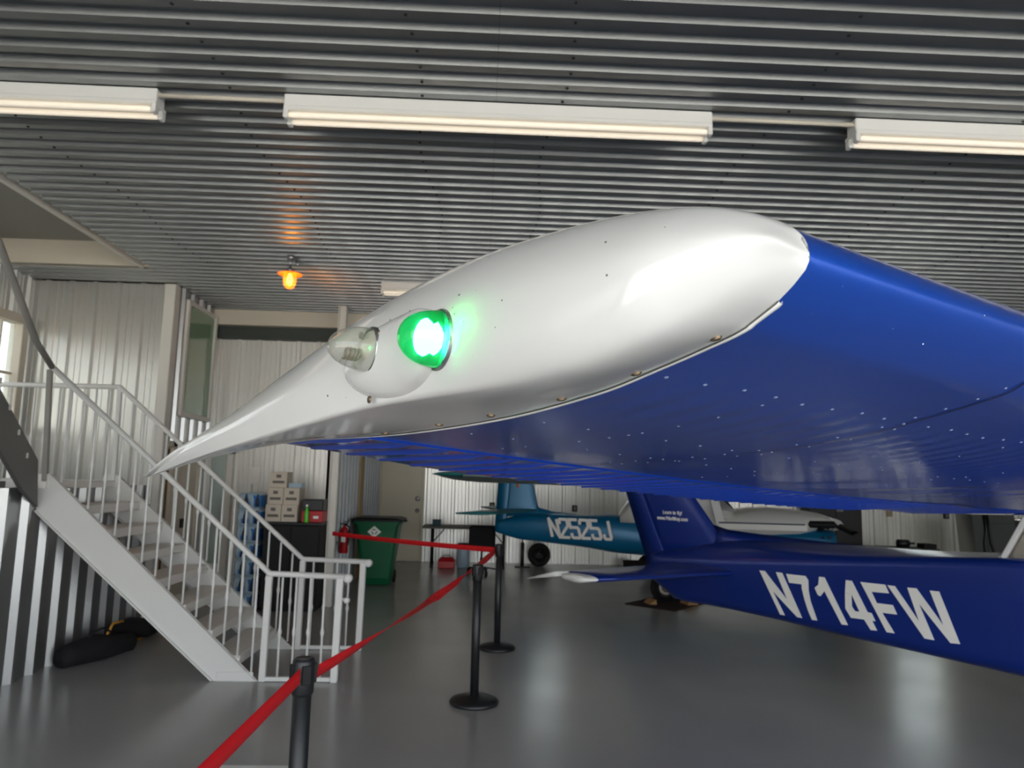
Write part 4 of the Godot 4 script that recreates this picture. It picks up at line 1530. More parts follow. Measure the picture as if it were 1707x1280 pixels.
	lathe(st, Vector3(-1.0, 1.62, 0.0), Vector3.DOWN, [Vector2(0.03, -0.03), Vector2(0.04, 0.03), Vector2(0.034, 0.13), Vector2(0.015, 0.2)], 14)
	local_part(t, "beacon_mount", st, M.orange)
	for sd in [-1.0, 1.0]:
		st = S(true)
		fin_plate(st, Vector3(-0.68, 1.13, sd * 0.02), Vector3(-1.35, 1.12, sd * 0.02), Vector3(-1.2, 1.12, sd * 1.25), Vector3(-1.75, 1.11, sd * 1.25), Vector3(0, 0.022, 0))
		local_part(t, "stabilizer", st, M.teal_dark)
	# wing across the cabin roof, and the wheels
	st = S(true)
	rings = []
	for z in [-3.6, -2.0, 0.0, 2.0, 3.6]:
		var r := PackedVector3Array()
		var c := 1.25 - absf(z) * 0.08
		for k in 14:
			var x := pow(1.0 - k / 14.0, 1.5)
			r.append(Vector3(1.95 - x * c, 1.8 + lower_y(x) * c, z))
		for k in 14:
			var x := pow(k / 14.0, 1.5)
			r.append(Vector3(1.95 - x * c, 1.8 + upper_y(x) * c, z))
		rings.append(r)
	loft(st, rings)
	local_part(t, "wing", st, M.white_paint)
	var iv := t.transform.affine_inverse()
	var wc := iv * Vector3(2.5, 0.213, -9.99)
	for q in [wc, Vector3(wc.x, wc.y, -wc.z)]:
		st = S(true)
		tube(st, [Vector3(q.x + 0.1, 0.56, signf(q.z) * 0.3), Vector3(q.x + 0.05, 0.42, q.z * 0.7), Vector3(q.x, 0.2, q.z - signf(q.z) * 0.06)], 0.025, 8)
		local_part(t, "gear_leg", st, M.white_paint)
		_wheel(t, q, Vector3(0.35, 0, signf(q.z)).normalized(), 0.2, 0.07)
	st = S(true)
	tube(st, [Vector3(3.2, 0.55, 0), Vector3(3.3, 0.16, 0)], 0.03, 8)
	local_part(t, "gear_leg", st, M.white_paint)
	_wheel(t, Vector3(3.3, 0.17, 0), Vector3(0, 0, 1), 0.17, 0.06)
	# rubber mat, chocks
	var mt := thing("drip_mat", "dark brown mat lying under the white-rimmed wheel", "mat", Vector3(2.48, 0, -9.9))
	st = S()
	var a := 0.82
	box(st, Vector3(2.5, 0.006, -9.92), Vector3(0.88, 0.012, 0.72), 0.002, Basis(Vector3.UP, a))
	part(mt, "mat_sheet", st, M.rust_mat)
	var ck := thing("wheel_chock", "rough tan wooden chock ahead of the white-rimmed wheel", "chock", Vector3(2.72, 0.012, -9.86), "wooden wheel chocks")
	st = S()
	plate(st, PackedVector2Array([Vector2(0, 0), Vector2(0.16, 0), Vector2(0.13, 0.06), Vector2(0.05, 0.09)]), 0.22, Transform3D(Basis(Vector3.UP, 0.2), Vector3(2.7, 0.012, -9.97)))
	part(ck, "block", st, M.wood_chip)
	ck = thing("wheel_chock", "small tan wooden chock behind the white-rimmed wheel, left of it", "chock", Vector3(2.25, 0.012, -9.9), "wooden wheel chocks")
	st = S()
	plate(st, PackedVector2Array([Vector2(0, 0), Vector2(0.1, 0), Vector2(0.09, 0.06), Vector2(0.03, 0.03)]), 0.2, Transform3D(Basis(Vector3.UP, 0.2), Vector3(2.21, 0.012, -9.95)))
	part(ck, "block", st, M.wood_chip)

func hung_wing() -> void:
	var at := Vector3(0.6, 1.55, -8.5)
	var t := thing("aircraft_wing", "pale grey-green aircraft wing with a teal tip above the teal tail", "wing", at)
	var st := S(true)
	var rings := []
	for i in 15:
		var u := i / 14.0
		var x := lerpf(-0.5, 1.78, u)
		var c := 0.95 * (0.25 + 0.75 * pow(minf(1.0, u * 5.0), 0.5))
		var y := 1.632 - 0.03 * u
		var r := PackedVector3Array()
		for k in 14:
			var q := pow(1.0 - k / 14.0, 1.5)
			r.append(Vector3(x, y + lower_y(q) * c * 1.3 + 0.0, -8.95 + q * c))
		for k in 14:
			var q := pow(k / 14.0, 1.5)
			r.append(Vector3(x, y + upper_y(q) * c * 0.75, -8.95 + q * c))
		rings.append(r)
	loft(st, rings)
	part(t, "wing_panel", st, M.pale_wing)
	st = S(true)
	rings = []
	for q in [[-0.56, 0.08, 0.004], [-0.5, 0.3, 0.018], [-0.38, 0.55, 0.033], [-0.2, 0.68, 0.045]]:
		var r := PackedVector3Array()
		for k in 16:
			var an := TAU * k / 16
			r.append(Vector3(q[0], 1.637 + sin(an) * q[2], -8.55 + cos(an) * q[1] * 0.62))
		rings.append(r)
	loft(st, rings)
	part(t, "wing_tip", st, M.teal_dark, "teal wing tip")
	for x in [0.2, 1.5]:
		st = S(true)
		tube(st, [Vector3(x, 1.68, -8.7), Vector3(x, CEIL, -8.7)], 0.004, 6)
		part(t, "hanging_cable", st, M.steel)

# ---------------------------------------------------------------- barrier posts and belts
func stanchion(at: Vector3, label: String, h := 0.99) -> void:
	var t := thing("barrier_post", label, "stanchion", at, "black belt barrier posts")
	var st := S(true)
	lathe(st, at, Vector3.UP, [Vector2(0.172, 0), Vector2(0.178, 0.012), Vector2(0.165, 0.03), Vector2(0.11, 0.048), Vector2(0.045, 0.058), Vector2(0.034, 0.06)], 36)
	part(t, "base", st, M.black_plastic)
	st = S(true)
	lathe(st, at, Vector3.UP, [Vector2(0.031, 0.055), Vector2(0.031, h - 0.1)], 24)
	part(t, "pole", st, M.black_plastic)
	st = S(true)
	lathe(st, at, Vector3.UP, [Vector2(0.033, h - 0.12), Vector2(0.0375, h - 0.11), Vector2(0.0375, h - 0.012), Vector2(0.034, h - 0.002), Vector2(0.028, h), Vector2(0.001, h)], 24)
	part(t, "head", st, M.black_plastic)
	st = S()
	for k in 4:
		var d := Vector3.RIGHT.rotated(Vector3.UP, k * PI / 2 + 0.5)
		box(st, at + Vector3.UP * (h - 0.05) + d * 0.037, Vector3(0.012, 0.062, 0.03), 0.002, Basis(d, Vector3.UP, d.cross(Vector3.UP)))
	part(t, "belt_slot", st, M.black_matte)

func belt(a: Vector3, b: Vector3, sag: float, twist: Callable, label: String) -> void:
	var st := S(true)
	var rings := []
	var d := (b - a).normalized()
	var side := d.cross(Vector3.UP).normalized()
	for i in 61:
		var u := i / 60.0
		var c := a.lerp(b, u) + Vector3.DOWN * sag * 4.0 * u * (1.0 - u)
		var an: float = twist.call(u)
		var w := Vector3.UP * cos(an) + side * sin(an)
		var n := d.cross(w).normalized()
		rings.append(PackedVector3Array([c + w * 0.025 + n * 0.0008, c - w * 0.025 + n * 0.0008, c - w * 0.025 - n * 0.0008, c + w * 0.025 - n * 0.0008]))
	for i in 60:
		for k in 4:
			var q := (k + 1) % 4
			var mid: Vector3 = (rings[i][k] + rings[i][q]) / 2 - (rings[i][0] + rings[i][2]) / 2
			quad(st, rings[i][k], rings[i][q], rings[i + 1][q], rings[i + 1][k], mid)
	var o := local_part(self, "barrier_belt", st, M.red_belt, label)
	o.set_meta("category", "belt")

func barriers() -> void:
	stanchion(Vector3(-0.58, 0, -2.6), "nearest black barrier post, cut off by the bottom of the picture", 0.985)
	stanchion(Vector3(-0.005, 0, -5.5), "middle black barrier post standing alone on its round base", 0.975)
	stanchion(Vector3(0.195, 0, -7.2), "farthest black barrier post where two red belts meet", 0.975)
	stanchion(Vector3(-0.63, 0, -0.35), "black barrier post beside the viewer, below the picture", 0.985)
	belt(Vector3(-0.581, 0.935, -2.558), Vector3(-0.63, 0.935, -0.395), 0.0, func(_u): return 0.0, "red barrier belt running from the nearest post to the lower left corner")
	var tw := func(u: float) -> float:
		return lerpf(0.25, 1.45, smoothstep(0.0, 0.32, u)) + lerpf(0.0, 1.7, smoothstep(0.34, 0.5, u)) + lerpf(0.0, 1.6, smoothstep(0.55, 0.72, u)) + lerpf(0.0, 1.43, smoothstep(0.75, 1.0, u))
	belt(Vector3(-0.538, 0.935, -2.622), Vector3(0.153, 0.905, -7.18), 0.035, tw, "twisted red barrier belt between the nearest and the farthest post")
	belt(Vector3(0.16, 0.915, -7.22), Vector3(-1.8, 0.885, -9.23), 0.01, func(_u): return 0.0, "straight red barrier belt from the farthest post to the white steel post")

# ---------------------------------------------------------------- things along the walls
func carton(x: float, y: float, z: float, w: float, h: float, d: float, label: String) -> void:
	var t := thing("carton", label, "carton", Vector3(x, y, z), "white cartons stacked on the black cabinet")
	var st := S()
	box(st, Vector3(x, y + h / 2, z), Vector3(w, h, d), 0.004)
	part(t, "box_body", st, M.carton)
	st = S()
	box(st, Vector3(x, y + h * 0.35, z + d / 2 + 0.0005), Vector3(w * 0.7, h * 0.16, 0.001))
	box(st, Vector3(x, y + h * 0.72, z + d / 2 + 0.0005), Vector3(w * 0.3, h * 0.2, 0.001))
	part(t, "printed_panel", st, M.carton_print)
	st = S()
	box(st, Vector3(x, y + h + 0.0005, z), Vector3(w * 0.2, 0.001, d))
	part(t, "tape", st, M.wood_tan)

func storage() -> void:
	var t := thing("cabinet", "plain black cabinet under the white cartons", "cabinet", Vector3(-2.17, 0, -9.18))
	var st := S()
	bx(-2.55, -1.89, 0.05, 1.0, -9.48, -8.92, st, 0.006)
	part(t, "body", st, M.black_matte)
	st = S()
	bx(-2.57, -1.87, 1.0, 1.03, -9.5, -8.9, st, 0.006)
	part(t, "top_board", st, M.black_plastic)
	for x in [[-2.545, -2.225], [-2.215, -1.895]]:
		st = S()
		bx(x[0], x[1], 0.07, 0.985, -8.92, -8.902, st, 0.004)
		part(t, "door", st, M.black_matte)
	st = S()
	bx(-2.53, -1.91, 0.0, 0.05, -9.45, -8.95, st)
	part(t, "plinth", st, M.black_matte)
	carton(-2.475, 1.03, -9.15, 0.185, 0.2, 0.3, "white carton at the lower left of the stack on the black cabinet")
	carton(-2.283, 1.03, -9.15, 0.185, 0.2, 0.3, "white carton at the lower right of the stack on the black cabinet")
	carton(-2.462, 1.231, -9.16, 0.185, 0.2, 0.3, "white carton in the second layer, under the single top carton")
	carton(-2.272, 1.231, -9.16, 0.185, 0.2, 0.3, "white carton in the second layer, on the right under the clear tray")
	carton(-2.44, 1.432, -9.16, 0.2, 0.19, 0.26, "single white carton on the very top of the stack")
	t = thing("tray", "low pale tray on the right of the second carton layer", "tray", Vector3(-2.25, 1.431, -9.16))
	st = S()
	bx(-2.33, -2.17, 1.431, 1.436, -9.25, -9.07, st)
	for q in [[-2.33, -2.325, -9.25, -9.07], [-2.175, -2.17, -9.25, -9.07], [-2.33, -2.17, -9.25, -9.245], [-2.33, -2.17, -9.075, -9.07]]:
		bx(q[0], q[1], 1.436, 1.49, q[2], q[3], st)
	part(t, "tray_body", st, M.pale_wrap)
	t = thing("drink_case", "black and red drinks case on the right of the black cabinet", "case", Vector3(-2.0, 1.03, -9.1))
	st = S()
	bx(-2.13, -1.88, 1.03, 1.165, -9.25, -8.98, st, 0.006)
	part(t, "red_half", st, M.red)
	st = S()
	bx(-2.13, -1.88, 1.165, 1.3, -9.25, -8.98, st, 0.01)
	part(t, "black_half", st, M.black_plastic)
	st = S()
	bx(-1.99, -1.93, 1.075, 1.105, -8.982, -8.978, st)
	part(t, "printed_mark", st, M.white_letter)
	t = thing("bottle", "green bottle standing in front of the black and red drinks case", "bottle", Vector3(-2.06, 1.03, -8.94))
	st = S(true)
	lathe(st, Vector3(-2.06, 1.03, -8.94), Vector3.UP, [Vector2(0.026, 0), Vector2(0.029, 0.01), Vector2(0.029, 0.12), Vector2(0.014, 0.165), Vector2(0.012, 0.19)], 16)
	part(t, "bottle_body", st, M.green_bottle)
	st = S(true)
	lathe(st, Vector3(-2.06, 1.215, -8.94), Vector3.UP, [Vector2(0.015, 0), Vector2(0.015, 0.022), Vector2(0.012, 0.025)], 12)
	part(t, "cap", st, M.white_plastic)
	# shrink-wrapped water, one pack on another
	var ord := ["lowest", "second", "third", "fourth", "fifth", "sixth", "topmost"]
	for i in 7:
		var y := 0.0 + i * 0.195
		t = thing("water_pack", "blue and clear shrink-wrapped water pack, %s of the stack beside the black cabinet" % ord[i], "water pack", Vector3(-2.74, y, -9.1), "stacked water packs")
		st = S()
		box(st, Vector3(-2.74, y + 0.0975, -9.1), Vector3(0.26, 0.193, 0.36), 0.02)
		part(t, "wrap", st, M.pale_wrap)
		st = S()
		box(st, Vector3(-2.74 + 0.08, y + 0.0975, -9.1), Vector3(0.112, 0.15, 0.364), 0.01)
		box(st, Vector3(-2.79, y + 0.06, -9.1), Vector3(0.14, 0.07, 0.364), 0.01)
		part(t, "printed_band", st, M.blue_wrap)
		for k in 4:
			st = S(true)
			lathe(st, Vector3(-2.84 + k * 0.066, y + 0.03, -8.925), Vector3.UP, [Vector2(0.026, 0), Vector2(0.026, 0.08), Vector2(0.012, 0.13), Vector2(0.012, 0.15)], 10)
			part(t, "water_bottle", st, M.pale_wrap if k % 2 == 0 else M.navy)
	t = thing("wall_notice", "blank white notice on the ribbed wall above the water packs", "notice", Vector3(-3.0, 1.46, -9.955))
	st = S()
	bx(-3.06, -2.94, 1.45, 1.68, -9.968, -9.958, st, 0.003)
	part(t, "sheet", st, M.white_letter)
	# fire extinguisher
	t = thing("fire_extinguisher", "red fire extinguisher hung on the grey return wall beside the green bin", "extinguisher", Vector3(-1.85, 0.55, -10.25))
	st = S(true)
	lathe(st, Vector3(-1.84, 0.55, -10.25), Vector3.UP, [Vector2(0.055, 0), Vector2(0.06, 0.01), Vector2(0.06, 0.28), Vector2(0.045, 0.33), Vector2(0.018, 0.35), Vector2(0.016, 0.38)], 20)
	part(t, "cylinder", st, M.red)
	st = S()
	bx(-1.9, -1.8, 0.93, 0.95, -10.26, -10.24, st, 0.004)
	bx(-1.86, -1.79, 0.96, 0.975, -10.26, -10.24, st, 0.004)
	part(t, "valve_handle", st, M.black_plastic)
	st = S(true)
	tube(st, [Vector3(-1.83, 0.93, -10.24), Vector3(-1.77, 0.9, -10.22), Vector3(-1.765, 0.78, -10.2), Vector3(-1.775, 0.66, -10.2)], 0.01, 8)
	part(t, "hose", st, M.black_plastic)
	st = S()
	bx(-1.87, -1.81, 0.7, 0.82, -10.189, -10.187, st)
	part(t, "label", st, M.white_letter)
	st = S()
	bx(-1.95, -1.88, 0.66, 0.7, -10.28, -10.22, st, 0.004)
	part(t, "bracket", st, M.steel)
	# green wheeled bin
	var o := Vector3(-1.5, 0, -11.25)
	t = thing("wheeled_bin", "green wheeled bin with a black lid and white recycling diamond", "bin", o)
	st = S()
	var rings := []
	for q in [[0.02, 0.2, 0.2], [0.12, 0.22, 0.24], [0.8, 0.3, 0.32], [0.93, 0.325, 0.34]]:
		rings.append(_rrect(o + Vector3.UP * q[0], q[1], q[2], 0.06))
	loft(st, rings)
	part(t, "body", st, M.green_bin)
	st = S()
	loft(st, [_rrect(o + Vector3.UP * 0.9, 0.345, 0.36, 0.06), _rrect(o + Vector3.UP * 0.935, 0.35, 0.365, 0.06)])
	part(t, "rim", st, M.green_bin)
	st = S()
	loft(st, [_rrect(o + Vector3.UP * 0.935, 0.37, 0.38, 0.06), _rrect(o + Vector3.UP * 0.965, 0.375, 0.385, 0.06), _rrect(o + Vector3.UP * 0.99, 0.3, 0.32, 0.05)])
	part(t, "lid", st, M.black_plastic)
	st = S(true)
	tube(st, [o + Vector3(0.36, 0.95, 0.1), o + Vector3(0.41, 0.94, 0.1), o + Vector3(0.41, 0.94, -0.2), o + Vector3(0.36, 0.95, -0.2)], 0.015, 8)
	part(t, "handle", st, M.black_plastic)
	st = S()
	var zf := o.z + 0.32
	plate(st, PackedVector2Array([Vector2(-0.1, 0), Vector2(0, -0.085), Vector2(0.1, 0), Vector2(0, 0.085)]), 0.003, Transform3D(Basis(Vector3.RIGHT, 0.117), Vector3(o.x - 0.03, 0.79, zf)))
	part(t, "recycling_mark", st, M.white_letter)
	st = S()
	for k in 3:
		var an := TAU * k / 3 + PI / 2
		var p := Vector2(cos(an), sin(an)) * 0.03
		var u := Vector2(-sin(an), cos(an))
		var nn := Vector2(cos(an), sin(an))
		plate(st, PackedVector2Array([p - u * 0.022 - nn * 0.007, p + u * 0.01 - nn * 0.007, p + u * 0.01 - nn * 0.015, p + u * 0.03, p + u * 0.01 + nn * 0.015, p + u * 0.01 + nn * 0.007, p - u * 0.022 + nn * 0.007]), 0.002, Transform3D(Basis(Vector3.RIGHT, 0.117), Vector3(o.x - 0.03, 0.79, zf + 0.003)))
	part(t, "recycling_arrows", st, M.green_bin)
	for sx in [-1.0, 1.0]:
		st = S(true)
		lathe(st, o + Vector3(sx * 0.22 - 0.02, 0.1, -0.24), Vector3.RIGHT, [Vector2(0.08, 0), Vector2(0.1, 0.006), Vector2(0.1, 0.034), Vector2(0.08, 0.04)], 20)
		part(t, "wheel", st, M.rubber)
	# folding table with its clutter
	t = thing("folding_table", "grey folding table along the back wall, left of the teal tail", "table", Vector3(-0.3, 0, -13.6))
	st = S()
	bx(-1.02, 0.62, 0.69, 0.73, -13.95, -13.28, st, 0.008)
	part(t, "tabletop", st, M.table_grey)
	for x in [-0.85, 0.45]:
		for z in [-13.85, -13.36]:
			st = S(true)
			tube(st, [Vector3(x, 0.69, z), Vector3(x, 0.0, z)], 0.018, 8)
			part(t, "leg", st, M.black_matte)
		st = S(true)
		tube(st, [Vector3(x, 0.42, -13.36), Vector3(x + (0.22 if x < 0 else -0.22), 0.68, -13.36)], 0.01, 6)
		part(t, "brace", st, M.black_matte)
	t = thing("box", "small dark teal box on the grey folding table", "box", Vector3(-0.78, 0.73, -13.5))
	st = S()
	bx(-0.85, -0.7, 0.73, 0.82, -13.58, -13.42, st, 0.006)
	part(t, "box_body", st, M.teal_box)
	st = S()
	bx(-0.855, -0.695, 0.82, 0.84, -13.585, -13.415, st, 0.006)
	part(t, "lid", st, M.teal_box)
	t = thing("toolbox", "red toolbox on the floor under the folding table", "toolbox", Vector3(-0.56, 0, -13.4))
	st = S()
	bx(-0.72, -0.42, 0.0, 0.13, -13.5, -13.3, st, 0.012)
	part(t, "body", st, M.red)
	st = S()
	loft(st, [_rrect(Vector3(-0.57, 0.13, -13.4), 0.155, 0.105, 0.02), _rrect(Vector3(-0.57, 0.19, -13.4), 0.1, 0.06, 0.02)])
	part(t, "lid", st, M.red)
	st = S(true)
	tube(st, [Vector3(-0.63, 0.19, -13.4), Vector3(-0.62, 0.22, -13.4), Vector3(-0.52, 0.22, -13.4), Vector3(-0.51, 0.19, -13.4)], 0.008, 8)
	part(t, "handle", st, M.black_plastic)
	t = thing("jug", "pale jug with a dark lid on the floor right of the red toolbox", "jug", Vector3(-0.28, 0, -13.5))
	st = S(true)
	lathe(st, Vector3(-0.28, 0, -13.5), Vector3.UP, [Vector2(0.1, 0), Vector2(0.115, 0.02), Vector2(0.115, 0.33), Vector2(0.1, 0.38)], 20)
	part(t, "jug_body", st, M.pale_wrap)
	st = S(true)
	lathe(st, Vector3(-0.28, 0.38, -13.5), Vector3.UP, [Vector2(0.13, 0), Vector2(0.13, 0.03), Vector2(0.1, 0.05)], 20)
	part(t, "lid", st, M.dark_panel)
	# office chair
	o = Vector3(0.05, 0, -12.8)
	t = thing("office_chair", "black office chair with its back to us in front of the folding table", "chair", o)
	st = S()
	loft(st, [_rrect_v(o + Vector3(0, 0.62, 0.22), 0.2, 0.17, 0.05, -0.02), _rrect_v(o + Vector3(0, 0.62, 0.22), 0.225, 0.19, 0.06, 0.0), _rrect_v(o + Vector3(0, 0.62, 0.22), 0.2, 0.17, 0.05, 0.03)])
	part(t, "backrest", st, M.black_cloth)
	st = S()
	loft(st, [_rrect(o + Vector3.UP * 0.42, 0.2, 0.2, 0.06), _rrect(o + Vector3.UP * 0.45, 0.23, 0.23, 0.06), _rrect(o + Vector3.UP * 0.49, 0.2, 0.2, 0.06)])
	part(t, "seat", st, M.black_cloth)
	st = S(true)
	tube(st, [o + Vector3(0, 0.6, 0.22), o + Vector3(0, 0.42, 0.24), o + Vector3(0, 0.4, 0.05)], 0.018)
	part(t, "back_bar", st, M.black_plastic)
	st = S(true)
	lathe(st, o, Vector3.UP, [Vector2(0.03, 0.08), Vector2(0.028, 0.24), Vector2(0.018, 0.25), Vector2(0.018, 0.42)], 14)
	part(t, "column", st, M.black_plastic)
	for k in 5:
		var d := Vector3.RIGHT.rotated(Vector3.UP, TAU * k / 5)
		st = S()
		bar(st, o + Vector3.UP * 0.1, o + d * 0.27 + Vector3.UP * 0.065, Vector3.UP.cross(d), 0.04, 0.025, 0.006)
		part(t, "foot_arm", st, M.black_plastic)
		st = S(true)
		lathe(st, o + d * 0.27 + Vector3.UP * 0.027 - d.cross(Vector3.UP) * 0.02, d.cross(Vector3.UP), [Vector2(0.02, 0), Vector2(0.027, 0.006), Vector2(0.027, 0.034), Vector2(0.02, 0.04)], 12)
		part(t, "caster", st, M.rubber)
	# tire and pump by the wall
	t = thing("spare_tire", "black spare tire leaning against the back wall under the teal tail", "tire", Vector3(1.12, 0, -13.85))
	st = S(true)
	var tr := []
	for k in 29:
		var an := TAU * k / 28
		tr.append(Vector3(1.12, 0.215, -13.85) + Vector3(cos(an) * 0.155, sin(an) * 0.155, -sin(an) * 0.03))
	tube(st, tr, 0.06, 12)
	part(t, "tread", st, M.rubber)
	st = S(true)
	lathe(st, Vector3(1.12, 0.215, -13.88), Vector3(0, 0.19, 1), [Vector2(0.11, 0), Vector2(0.11, 0.05), Vector2(0.06, 0.03), Vector2(0.03, 0.03)], 20)
	part(t, "hub", st, M.dark_panel)
	t = thing("floor_pump", "black floor pump standing left of the spare tire", "pump", Vector3(0.8, 0, -13.7))
	st = S(true)
	lathe(st, Vector3(0.8, 0.02, -13.7), Vector3.UP, [Vector2(0.035, 0), Vector2(0.035, 0.42), Vector2(0.012, 0.43), Vector2(0.012, 0.58)], 14)
	part(t, "barrel", st, M.black_plastic)
	st = S()
	bx(0.68, 0.92, 0.58, 0.61, -13.72, -13.68, st, 0.008)
	part(t, "handle", st, M.black_plastic)
	st = S()
	bx(0.66, 0.94, 0, 0.02, -13.78, -13.62, st, 0.006)
	part(t, "foot", st, M.black_plastic)
	t = thing("brush_head", "black bristle brush lying by the back wall under the teal fuselage", "brush", Vector3(2.85, 0, -13.9))
	st = S()
	bx(2.7, 3.0, 0.1, 0.14, -13.95, -13.85, st, 0.01)
	part(t, "stock", st, M.black_matte)
	st = S()
	for i in 14:
		for j in 4:
			lathe(st, Vector3(2.715 + i * 0.0208, 0.1, -13.94 + j * 0.026), Vector3(0.15 * sin(i * 2.1 + j), -1, 0.15 * cos(i * 1.3 + j)), [Vector2(0.009, 0), Vector2(0.006, 0.1)], 5)
	part(t, "bristles", st, M.black_matte).set_meta("kind", "stuff")
	# wall sockets
	var spots := [[0.23, 1.08, "left of the teal fin"], [1.83, 1.06, "above the teal fuselage"], [8.06, 1.09, "right of the dark cabinet"], [9.2, 1.07, "left of the grey locker"]]
	for s in spots:
		t = thing("wall_socket", "small dark wall socket box on the back wall, %s" % s[2], "socket", Vector3(s[0], s[1], -14.3), "dark wall socket boxes")
		st = S()
		bx(s[0] - 0.05, s[0] + 0.05, s[1] - 0.06, s[1] + 0.06, -14.32, -14.27, st, 0.006)
		part(t, "socket_box", st, M.dark_panel if s[0] != 8.06 else M.wood_tan)
		st = S()
		bx(s[0] - 0.02, s[0] + 0.02, s[1] - 0.035, s[1] + 0.035, -14.271, -14.267, st)
		part(t, "socket_face", st, M.grey_panel)
	# dark cabinet at the back right
	t = thing("tall_cabinet", "tall dark grey cabinet against the back wall with a small pale sign", "cabinet", Vector3(6.8, 0, -14.1))
	st = S()
	bx(6.28, 7.32, 0, 1.9, -14.3, -13.95, st, 0.008)
	part(t, "body", st, M.dark_panel)
	for x in [[6.29, 6.79], [6.81, 7.31]]:
		st = S()
		bx(x[0], x[1], 0.05, 1.88, -13.95, -13.935, st, 0.005)
		part(t, "door", st, M.dark_panel)
	st = S()
	bx(6.82, 6.95, 1.12, 1.165, -13.935, -13.93, st)
	part(t, "sign", st, M.grey_panel)
	# low bench with dark clutter
	t = thing("work_bench", "low dark bench with cluttered machine parts at the back right", "bench", Vector3(7.5, 0, -13.0))
	st = S()
	bx(6.78, 8.1, 0.5, 0.54, -13.4, -12.8, st, 0.006)
	part(t, "bench_top", st, M.dark_green_grey)
	for x in [6.85, 8.03]:
		for z in [-13.35, -12.86]:
			st = S()
			bx(x - 0.025, x + 0.025, 0, 0.5, z - 0.025, z + 0.025, st)
			part(t, "leg", st, M.dark_panel)
	t = thing("motor", "black motor with a round casing lying on the low dark bench", "motor", Vector3(7.7, 0.54, -13.1))
	st = S(true)
	lathe(st, Vector3(7.5, 0.61, -13.1), Vector3.RIGHT, [Vector2(0.03, 0), Vector2(0.07, 0.01), Vector2(0.07, 0.2), Vector2(0.05, 0.22), Vector2(0.02, 0.24), Vector2(0.02, 0.32)], 18)
	part(t, "casing", st, M.black_plastic)
	st = S()
	bx(7.52, 7.68, 0.54, 0.56, -13.18, -13.02, st, 0.004)
	part(t, "foot_plate", st, M.black_matte)
	t = thing("parts_box", "dark open parts box at the right end of the low bench", "box", Vector3(7.98, 0.54, -13.0))
	st = S()
	bx(7.86, 8.09, 0.54, 0.55, -13.1, -12.88, st)
	for q in [[7.86, 7.87, -13.1, -12.88], [8.08, 8.09, -13.1, -12.88], [7.86, 8.09, -13.1, -13.09], [7.86, 8.09, -12.89, -12.88]]:
		bx(q[0], q[1], 0.55, 0.62, q[2], q[3], st)
	part(t, "box_body", st, M.black_matte)
	# grey locker with hoses
	t = thing("locker", "grey metal locker at the right edge with black hoses on its front", "locker", Vector3(8.9, 0, -12.7))
	st = S()
	plate(st, PackedVector2Array([Vector2(8.58, 0), Vector2(9.36, 0), Vector2(9.25, 1.17), Vector2(8.5, 1.17)]), 0.45, Transform3D(Basis(), Vector3(0, 0, -12.95)))
	part(t, "body", st, M.locker_grey)
	st = S()
	bx(8.76, 9.2, 0.1, 1.02, -12.5, -12.49, st, 0.004)
	part(t, "door", st, M.locker_grey)
	for q in [[8.7, 0.0], [8.76, 0.05]]:
		st = S(true)
		tube(st, [Vector3(q[0], 1.17, -12.48), Vector3(q[0] + 0.02, 0.9, -12.47), Vector3(q[0] - 0.02 + q[1], 0.7, -12.46), Vector3(q[0] + q[1] * 3.0, 0.3, -12.46), Vector3(q[0] + q[1] * 4.0, 0.0, -12.45)], 0.02, 8)
		part(t, "hose", st, M.black_plastic)
	t = thing("dark_crate", "black equipment case right of the grey locker", "case", Vector3(9.7, 0, -12.7))
	st = S()
	bx(9.4, 10.1, 0, 1.1, -13.0, -12.5, st, 0.02)
	part(t, "body", st, M.black_plastic)
	st = S()
	bx(9.4, 10.1, 0.7, 0.72, -12.5, -12.49, st)
	part(t, "lid_seam", st, M.dark_panel)
	# bags under the stairs
	t = thing("duffel_bag", "long black duffel bag on the floor under the stairs", "bag", Vector3(-3.24, 0, -6.75))
	st = S(true)
	rings = []
	for i in 13:
		var u := i / 12.0
		var c := Vector3(-3.35, 0, -6.3).lerp(Vector3(-3.1, 0, -6.95), u)
		var k := 0.55 + 0.45 * sin(PI * clampf(u * 1.15 + 0.03, 0, 1)) + 0.04 * sin(u * 17.0)
		var r := PackedVector3Array()
		for j in 14:
			var an := TAU * j / 14
			r.append(c + Vector3(cos(an) * 0.125 * k + sin(an * 3.0 + u * 8.0) * 0.006, 0.094 + maxf(sin(an), -0.85) * 0.11 * (k if sin(an) > 0 else 1.0) , 0.3 * cos(an) * 0.16 * k))
		rings.append(r)
	loft(st, rings)
	part(t, "bag_body", st, M.black_cloth)
	st = S(true)
	tube(st, [Vector3(-3.27, 0.16, -6.5), Vector3(-3.24, 0.24, -6.56), Vector3(-3.2, 0.25, -6.66), Vector3(-3.16, 0.17, -6.76)], 0.012, 6)
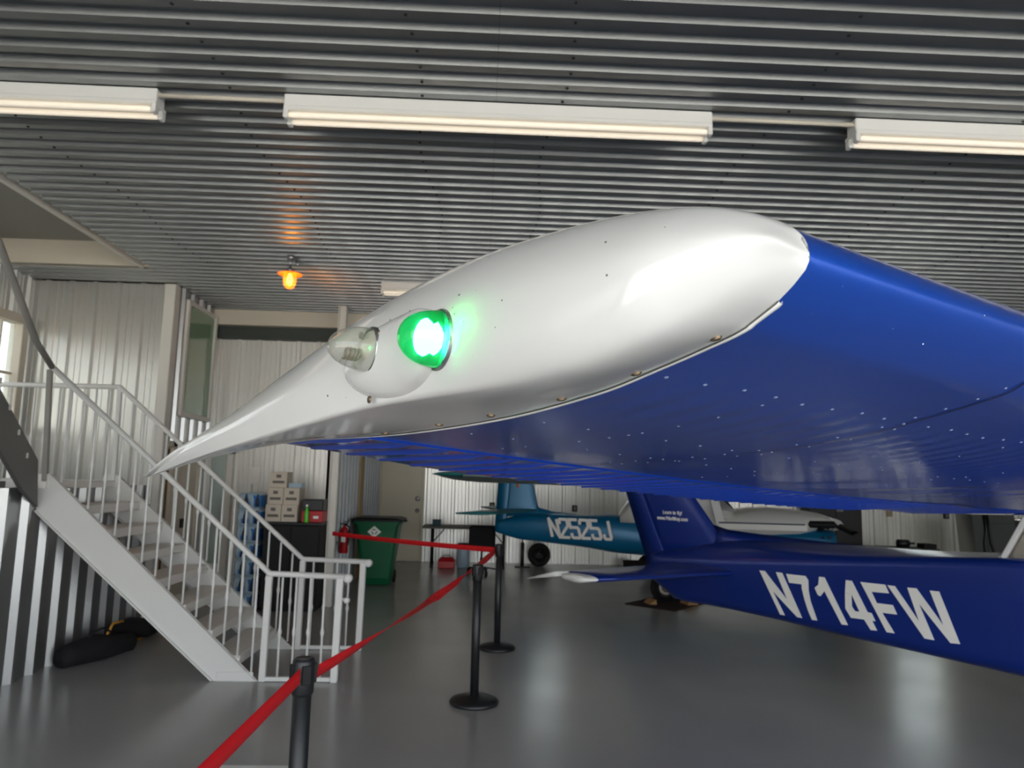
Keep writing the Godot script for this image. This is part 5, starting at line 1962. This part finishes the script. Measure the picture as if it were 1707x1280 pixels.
	part(t, "carry_strap", st, M.black_cloth)
	st = S(true)
	tube(st, [Vector3(-3.2, 0.14, -6.66), Vector3(-3.17, 0.27, -6.74), Vector3(-3.12, 0.28, -6.82)], 0.012, 6)
	part(t, "yellow_strap", st, M.yellow, "yellow strap")
	t = thing("flat_bag", "flat black bag behind the duffel, by the white post under the stairs", "bag", Vector3(-3.33, 0, -7.5))
	st = S(true)
	loft(st, [_rrect(Vector3(-3.3, 0.02, -7.5), 0.16, 0.12, 0.05), _rrect(Vector3(-3.3, 0.05, -7.5), 0.19, 0.15, 0.05), _rrect(Vector3(-3.3, 0.13, -7.5), 0.18, 0.14, 0.05), _rrect(Vector3(-3.3, 0.16, -7.5), 0.13, 0.1, 0.04)])
	part(t, "bag_body", st, M.black_cloth)
	st = S()
	bx(-3.4, -3.2, 0.0, 0.02, -7.42, -7.33, st, 0.004)
	part(t, "yellow_trim", st, M.yellow, "yellow trim")
	t = thing("step_stool", "corner of a low white step stool at the bottom edge", "stool", Vector3(-1.08, 0, -3.75))
	st = S()
	bx(-1.26, -0.9, 0.13, 0.155, -3.92, -3.62, st, 0.008)
	part(t, "step", st, M.white_plastic)
	for q in [[-1.24, -1.2, -3.9, -3.64], [-0.96, -0.92, -3.9, -3.64]]:
		st = S()
		bx(q[0], q[1], 0, 0.13, q[2], q[3], st, 0.006)
		part(t, "side_panel", st, M.white_plastic)

func _rrect(c: Vector3, hx: float, hz: float, r: float) -> PackedVector3Array:
	var out := PackedVector3Array()
	for q in [[1, 1, 0.0], [-1, 1, PI / 2], [-1, -1, PI], [1, -1, PI * 1.5]]:
		for k in 4:
			var an: float = q[2] + PI / 2 * k / 3.0
			out.append(c + Vector3(q[0] * (hx - r) + cos(an) * r, 0, q[1] * (hz - r) + sin(an) * r))
	return out

func _rrect_v(c: Vector3, hx: float, hy: float, r: float, z: float) -> PackedVector3Array:
	var out := PackedVector3Array()
	for p in _rrect(Vector3.ZERO, hx, hy, r):
		out.append(c + Vector3(p.x, p.z, z))
	return out
